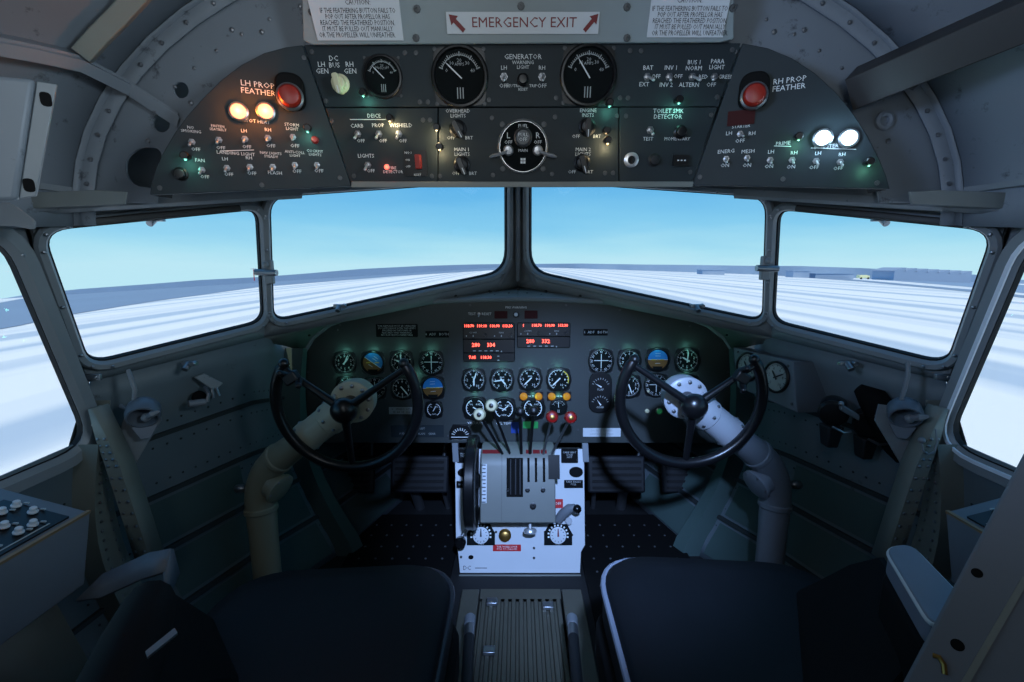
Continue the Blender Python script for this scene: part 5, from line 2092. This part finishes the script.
# two black lamps on the wall beside the gauge box
for (px, py, lab) in ((833, 414, 'black ribbed wall lamp with a steel clip, the one nearer the gauge box'), (868, 426, 'black ribbed wall lamp with a steel clip, the one nearer the cup vent')):
    c = atY(px, py, 1.02)
    root = thing('wall_lamp', lab, 'lamp', c)
    d = V((-.55, -.75, -.1)).normalized()
    T = d.to_track_quat('Z', 'Y').to_matrix().to_4x4()
    T.translation = c - d * .02
    B().lathe([(.022, -.05), (.029, -.03), (.031, .0), (.028, .008), (.031, .012), (.031, .018), (.026, .023), (.010, .025), (1e-7, .025)], T, 26, False).build('lamp_body', 'black_plastic', root)
    sd = V((.75, -.45, -.35)).normalized()
    e0, e1 = c + V((-.012, -.035, .030)), c + V((.024, -.045, .010))
    b = B()
    b.hexa([e0 + V((0, -.006, -.010)), e1 + V((0, -.006, -.010)), e1 + V((.0, .004, -.006)), e0 + V((.0, .004, -.006)), e0 + V((0, -.006, .006)), e1 + V((0, -.006, .004)), e1 + V((0, .004, .006)), e0 + V((0, .004, .008))])
    b.ball(e0 + V((-.002, -.006, .008)), .006)
    b.build('clip', 'steel', root, bev=.002)
    b = B()
    b.tube([c + V((-.02, -.03, -.02)), c + V((.0, -.04, -.03)), c + V((.02, -.035, -.03))], .003, 8)
    b.build('wire_hook', 'steel', root)
    b = B()
    b.hexa([c + V(p) for p in ((-.002, .0, -.085), (.022, .0, -.085), (.022, .03, -.085), (-.002, .03, -.085), (-.012, -.01, -.03), (.025, -.01, -.03), (.025, .03, -.03), (-.012, .03, -.03))])
    b.build('lamp_mount', 'duct_dark', root, bev=.004)
# black hose guard behind the lamps
b = B()
b.tube([atY(858, 388, 1.03), atY(872, 398, 1.02), atY(886, 420, 1.0), atY(900, 448, .98), atY(904, 462, .97)], [.012, .03, .034, .03, .014], 14, flat=.5)
o = b.build('hose_guard', 'black_matte')
tag(o, 'black curved cover behind the wall lamps, beside the cup vent', 'cover')
# ring hook
b = B()
cp = atY(927, 444, .87)
b.tube([cp + V((-.012, 0, .006)), cp + V((-.010, -.004, -.012)), cp + V((.0, -.006, -.02)), cp + V((.014, -.004, -.014)), cp + V((.02, 0, .004)), cp + V((.016, .004, .03))], .0016, 6)
b.ball(cp + V((-.012, 0, .008)), .0065)
o = b.build('wire_hook', 'column_grey')
tag(o, 'thin wire hook with a bright ball end, hanging below the cup vent', 'hook')

# latches on the window frames
LAT = ((269, 272, 1.17, 'window latch on the post between windscreen and corner window, by the runway mast'), (765, 268, 1.17, 'window latch on the post between windscreen and corner window, by the hangar'))
for (px, py, Y, lab) in LAT:
    c = atY(px, py, Y)
    root = thing('window_latch', lab, 'latch', c)
    B().box((c.x, c.y, c.z), (.022, .016, .060)).build('latch_body', 'frame_paint', root, bev=.003)
    B().cyl(c + V((-.028, -.012, .0)), c + V((.026, -.012, -.002)), .008).build('latch_bolt', 'steel', root)
    B().ball(c + V((0, -.014, .018)), .008).build('latch_knob', 'frame_paint', root)
for sg in (-1, 1):
    for (px, py, Y, lab) in ((156, 219, 1.0, 'small thumbscrew clip at the top of the corner window frame'), (190, 363, 1.05, 'small thumbscrew clip under the corner window frame'), (340, 306, 1.25, 'small thumbscrew clip under the windscreen frame')):
        c = atY(px, py, Y)
        c.x *= -sg
        b = B()
        b.box(c, (.034, .010, .010))
        b.cyl(c + V((0, -.004, 0)), c + V((0, -.020, -.012)), .007)
        b.cyl(c + V((.014, -.004, .002)), c + V((.014, -.014, .0)), .006)
        o = b.build('clip', 'steel', bev=.001)
        o.name = 'frame_clip'
        tag(o, lab + (', hangar side' if sg > 0 else ', runway mast side'), 'clip')
    # straps at the frame corners
    for (px, py, Y, dx, side) in ((39, 240, .86, .034, 'upper'), (93, 377, .905, .034, 'lower')):
        c = atY(px, py, Y)
        c.x *= -sg
        b = B()
        b.box(c, (dx, .006, .012))
        b.rivet(c + V((.008, -.003, 0)), (0, -1, 0), .004)
        o = b.build('frame_strap', 'steel', bev=.001)
        tag(o, 'bright metal strap at the %s outer corner of the corner window, %s' % (side, 'audio console side' if sg < 0 else 'near bulkhead side'), 'strap')
    # dark sun strip along the top of the corner window
    b = B()
    b.tube([PL12.hit3(72, 224, .022), PL12.hit3(150, 216, .022), PL12.hit3(240, 208, .022)], .007, 8, flat=.6)
    b.mirror(sg > 0)
    struct('trim_20' if sg < 0 else 'trim_21', b, 'dark_beam')

# gusset at the top of the post between the side and corner windows
PQ = Plane(atY(20, 215, .73), (.35, -1, -.1))
root = thing('corner_gusset', 'small grey gusset plate with a bolt, above the side window beside the slotted cover', 'bracket', PQ.M)
B().prism(rounded([PQ.hit(*p) for p in ((-8, 203), (13, 203), (37, 221), (36, 230), (16, 226), (-8, 226))], .006, 3), 0, .004).build('plate', 'frame_paint', root, local=True, bev=.001)
screw(root, [PQ.hit(*p) for p in ((7, 211), (31, 224))], .005)
# ------------------------------------------------------------------ airfield outside
GZ = -2.6


def gz(x, y):
    """crowned airfield: it falls away gently to both sides"""
    k = .062 if x < 0 else .034
    s = math.sqrt(x * x + 16) - 4
    return GZ - k * s


xs = [-900, -600, -400, -250, -160, -100, -60, -40, -25, -15, -10, -6, -3, 0, 3, 6, 10, 15, 25, 40, 60, 100, 160, 250, 400, 600, 900]
ysg = [-60, -10, 5, 20, 40, 80, 150, 300, 600, 1000]
struct('ground', B().loft([[V((x, y, gz(x, y))) for x in xs] for y in ysg]), 'runway')


def gd(px, py):
    d = ray(px, py)
    t = 2.0
    while t < 1100:
        p = CAM + d * t
        if p.z <= gz(p.x, p.y):
            return p
        t *= 1.004
    return p


def field(name, top, bot, m, lift=.05):
    b = B()
    rows = []
    n = 12
    A = [gd(*p) for p in top]
    C = [gd(*p) for p in bot]
    for k in range(n + 1):
        f = k / n
        row = []
        for a, c in zip(A, C):
            x, y = a.x + (c.x - a.x) * f, a.y + (c.y - a.y) * f
            row.append(V((x, y, gz(x, y) + lift)))
        rows.append(row)
    b.loft(rows)
    return struct(name, b, m)


field('ground_field', ((-420, 362), (-60, 314), (20, 299), (70, 292), (150, 285), (260, 278), (400, 269.5), (505, 266)), ((-420, 400), (-60, 340), (20, 326), (70, 315), (150, 302), (260, 287), (400, 276), (505, 269.5)), 'field')
# distant rising ground, real ridges standing on the horizon
def ridge(name, pts, D, m, depth=40):
    b = B()
    f_ = [atY(px, py, D) for px, py in pts]
    rows = [[V((p.x, p.y, gz(p.x, p.y) - 14)) for p in f_], f_, [p + V((0, depth, 0)) for p in f_], [V((p.x, p.y + depth, gz(p.x, p.y) - 16)) for p in f_]]
    b.loft(rows)
    return struct(name, b, m)


ridge('hills', ((-420, 338), (-60, 306), (0, 299), (30, 294), (80, 289), (150, 284), (200, 280), (260, 277), (300, 274), (360, 269), (420, 266), (470, 264.5), (505, 264)), 700, 'hazy_far_field')
ridge('hills', ((520, 264), (580, 263.5), (640, 264.5), (700, 265), (760, 266), (800, 266), (860, 268), (920, 271), (980, 275), (1060, 284), (1400, 312)), 700, 'hazy_far_field')
field('ground_taxiway', ((530, 266), (640, 266.5), (770, 269), (860, 272.5), (980, 280.5), (1080, 290)), ((530, 267.5), (640, 268.5), (770, 273), (860, 278), (980, 288), (1080, 300)), 'hazy_far_field')
field('ground_strip', ((700, 270.5), (770, 274), (860, 280), (980, 290.5), (1080, 302)), ((700, 271.2), (770, 275.2), (860, 281.6), (980, 293), (1080, 305)), 'field')
# sawtooth-roofed hangars
D = 480
a0 = atY(888, 268, D)
root = thing('hangar', 'long distant hangar with a sawtooth roof on the horizon', 'building', V((a0.x, D, gz(a0.x, D))))
e0, e1 = atY(895, 269, D), atY(972, 273, D)
zb = gz(e0.x, D) - 4
n = 7
for i in range(n):
    x0, x1 = e0.x + (e1.x - e0.x) * i / n, e0.x + (e1.x - e0.x) * (i + 1) / n
    z0 = e0.z + (e1.z - e0.z) * i / n - 1.8
    b = B()
    b.hexa([V((x0, D, zb)), V((x1, D, zb)), V((x1, D + 30, zb)), V((x0, D + 30, zb)), V((x0, D, z0)), V((x1, D, z0)), V((x1, D + 30, z0)), V((x0, D + 30, z0))])
    b.hexa([V((x0 - 3, D, z0)), V((x1, D, z0)), V((x1, D + 30, z0)), V((x0 - 3, D + 30, z0)), V((x1 - 2, D, z0 + 3.0)), V((x1, D, z0 + 3.3)), V((x1, D + 30, z0 + 3.3)), V((x1 - 2, D + 30, z0 + 3.0))])
    b.build('hangar_bay', 'hangar', root, smooth=False)
# low airfield buildings
for i, (px0, px1, ht, lab) in enumerate(((790, 806, 2.2, 'low distant shed just beyond the corner window post'), (812, 850, 1.4, 'long low distant building left of the yellow truck'), (700, 722, 1.3, 'tiny distant building on the horizon seen through the windscreen'))):
    p, q = gd(px0, 272), gd(px1, 272)
    y = 420
    p, q = atY(px0, 268, y), atY(px1, 268, y)
    zg = gz(p.x, y)
    root = thing('airfield_building', lab.replace(' left of', ' beside'), 'building', V((p.x, y, zg)))
    b = B().box(((p.x + q.x) / 2, y, zg + ht), (q.x - p.x, 12, ht * 2 + 2))
    b.build('wall', 'hangar', root)
    B().box(((p.x + q.x) / 2, y, zg + ht * 2 + 1.2), (q.x - p.x + 1, 13, .5)).build('roof', 'hazy_far_field', root)
# mast and truck
p = atY(254, 276, 300)
root = thing('mast', 'thin red and white lattice mast on the horizon seen through the corner window', 'mast', V((p.x, 300, p.z - 3)))
B().cyl((p.x, 300, p.z - 3), (p.x, 300, p.z + 5), .35, .2, 6).build('pole', 'red_placard', root)
B().box((p.x, 300, p.z + 4.6), (3.6, .5, .5)).build('crossarm', 'placard_white', root)
p = atY(862, 276.5, 150)
root = thing('truck', 'tiny pale yellow truck parked far off on the airfield', 'truck', V((p.x, 150, gz(p.x, 150))))
zt = p.z
B().box((p.x, 150, zt), (2.6, 1.6, 1.0)).build('truck_body', 'truck_yellow', root, bev=.1)
B().box((p.x + 1.7, 150, zt - .1), (.8, 1.6, .8)).build('cab', 'truck_yellow', root, bev=.2)
for dx in (-.8, 1.5):
    B().cyl((p.x + dx, 149.1, zt - .55), (p.x + dx, 149.4, zt - .55), .3, seg=12).build('wheel', 'rubber', root)

# ------------------------------------------------------------------ sky, sun and the cockpit's lamps, plus added fill
wd = bpy.data.worlds.new('sky')
sc.world = wd
wd.use_nodes = True
nt = wd.node_tree
bg = nt.nodes['Background']
tc = nt.nodes.new('ShaderNodeTexCoord')
sp = nt.nodes.new('ShaderNodeSeparateXYZ')
nt.links.new(tc.outputs['Generated'], sp.inputs[0])
rp = nt.nodes.new('ShaderNodeValToRGB')
el = rp.color_ramp.elements
el[0].position, el[0].color = .0, (.55, .86, .97, 1)
el[1].position, el[1].color = 1., (.10, .30, .62, 1)
for ps, c in ((.03, (.44, .80, .95)), (.08, (.26, .65, .92)), (.16, (.13, .49, .87)), (.30, (.08, .38, .80))):
    e = el.new(ps)
    e.color = c + (1,)
nz = nt.nodes.new('ShaderNodeTexNoise')
nz.inputs['Scale'].default_value = 3
nz.inputs['Detail'].default_value = 5
mp = nt.nodes.new('ShaderNodeMapping')
mp.inputs['Scale'].default_value = (1, 1, 7)
nt.links.new(tc.outputs['Generated'], mp.inputs[0])
nt.links.new(mp.outputs[0], nz.inputs['Vector'])
ma = nt.nodes.new('ShaderNodeMath')
ma.operation = 'MULTIPLY_ADD'
ma.inputs[1].default_value = .07
nt.links.new(nz.outputs['Fac'], ma.inputs[0])
sb = nt.nodes.new('ShaderNodeMath')
sb.operation = 'SUBTRACT'
nt.links.new(sp.outputs['Z'], sb.inputs[0])
sb.inputs[1].default_value = .035
nt.links.new(sb.outputs[0], ma.inputs[2])
nt.links.new(ma.outputs[0], rp.inputs['Fac'])
nt.links.new(rp.outputs['Color'], bg.inputs['Color'])
bg.inputs['Strength'].default_value = 1.0
light('sun', 'SUN', (0, -20, 30), 2.6, (1, .86, .62), rot=(R(-28) * -1 * -1, 0, 0)).data.angle = R(1)
bpy.data.objects['sun'].rotation_euler = (R(30), 0, 0)

for P in (PA1, PA2):
    light('orange_lamp_light', 'POINT', P, .26, (1, .25, .03), .008)
for P in (PW1, PW2):
    light('white_lamp_light', 'POINT', P, .16, (.45, .75, 1), .008)
for P, c in POST:
    col = {'t': (.25, 1, .75), 'g': (.3, 1, .6), 'w': (1, .78, .42)}[c]
    light('post_light_glow', 'POINT', P, .022 if c != 'w' else .05, col, .004)
light('led_glow', 'POINT', P_LED, .012, (1, .1, .05), .004)
# gauge lights on the main panel
for (px, py) in ((345, 351), (373, 350), (401, 350), (431, 350), (474, 367), (502, 367), (530, 366), (558, 366), (475, 395), (504, 395), (533, 395), (559, 396), (601, 348), (629, 348), (657, 347), (687, 347), (629, 374), (687, 374), (345, 375), (417, 375)):
    q = MP.hit(px, py)
    light('gauge_light', 'POINT', MP.to3(q.x, q.y, .022), .016, (.25, .9, .75), .004)
# lamps out of view; those marked as fill are added
light('cabin_lamp', 'SPOT', (.12, -.2, CAMZ + .46), 200, (.34, .54, 1), .04, target=V((.14, 1.12, .43)), spot=37, blend=.8)
light('header_fill', 'SPOT', (-.05, -.5, CAMZ + .05), 12, (.86, .95, 1), .12, target=V((0, .85, CAMZ + .48)), spot=80, blend=.9)  # added fill spot brightening the header and overhead panels
light('cabin_blue_lamp', 'SPOT', (-.48, .12, CAMZ + .22), 22, (.42, .62, 1), .10, target=V((.85, .70, CAMZ + .24)), spot=62, blend=.9)
light('side_skin_fill', 'SPOT', (.48, .12, CAMZ + .22), 18, (.66, .84, 1), .10, target=V((-.86, .70, CAMZ + .20)), spot=66, blend=.9)  # added fill to brighten the opposite roof skin and wall
light('ambient_fill', 'AREA', (-.25, -.45, CAMZ + .55), 1.3, (.80, .90, 1), .25, target=(-.2, .9, CAMZ - .1))  # added soft fill for the whole cockpit, no fixture
# ------------------------------------------------------------------ colour management
vs = sc.view_settings
vs.view_transform = 'Standard'
vs.look = 'None'
vs.exposure = 0
vs.gamma = 1
vs.use_curve_mapping = False
sc.cycles.use_denoising = True
sc.cycles.max_bounces = 8
sc.cycles.transparent_max_bounces = 12

GROUPS = {'rudder_pedal': 'rudder pedals under the main panel', 'pilot_seat': 'pilot seats', 'control_column': 'control columns with wheels', 'seat_lever': 'seat levers by the walkway', 'caution_placard': 'caution placards on the header sheet',
          'radio_stack': 'radio stacks in the main panel', 'side_console': 'side consoles', 'wall_lamp': 'black wall lamps', 'air_vent': 'cup vents below the corner windows', 'conduit': 'conduits below the corner windows',
          'window_latch': 'window latches', 'frame_clip': 'thumbscrew clips on the window frames', 'frame_strap': 'metal straps on the window frames', 'floor_plate': 'studded floor plates', 'air_duct': 'air ducts under the main panel',
          'overhead_switch_panel': 'curved overhead switch panels', 'airfield_building': 'distant airfield buildings'}
for o in bpy.data.objects:
    g = GROUPS.get(o.name.split('.')[0])
    if g and o.parent is None and 'category' in o.keys():
        o['group'] = g
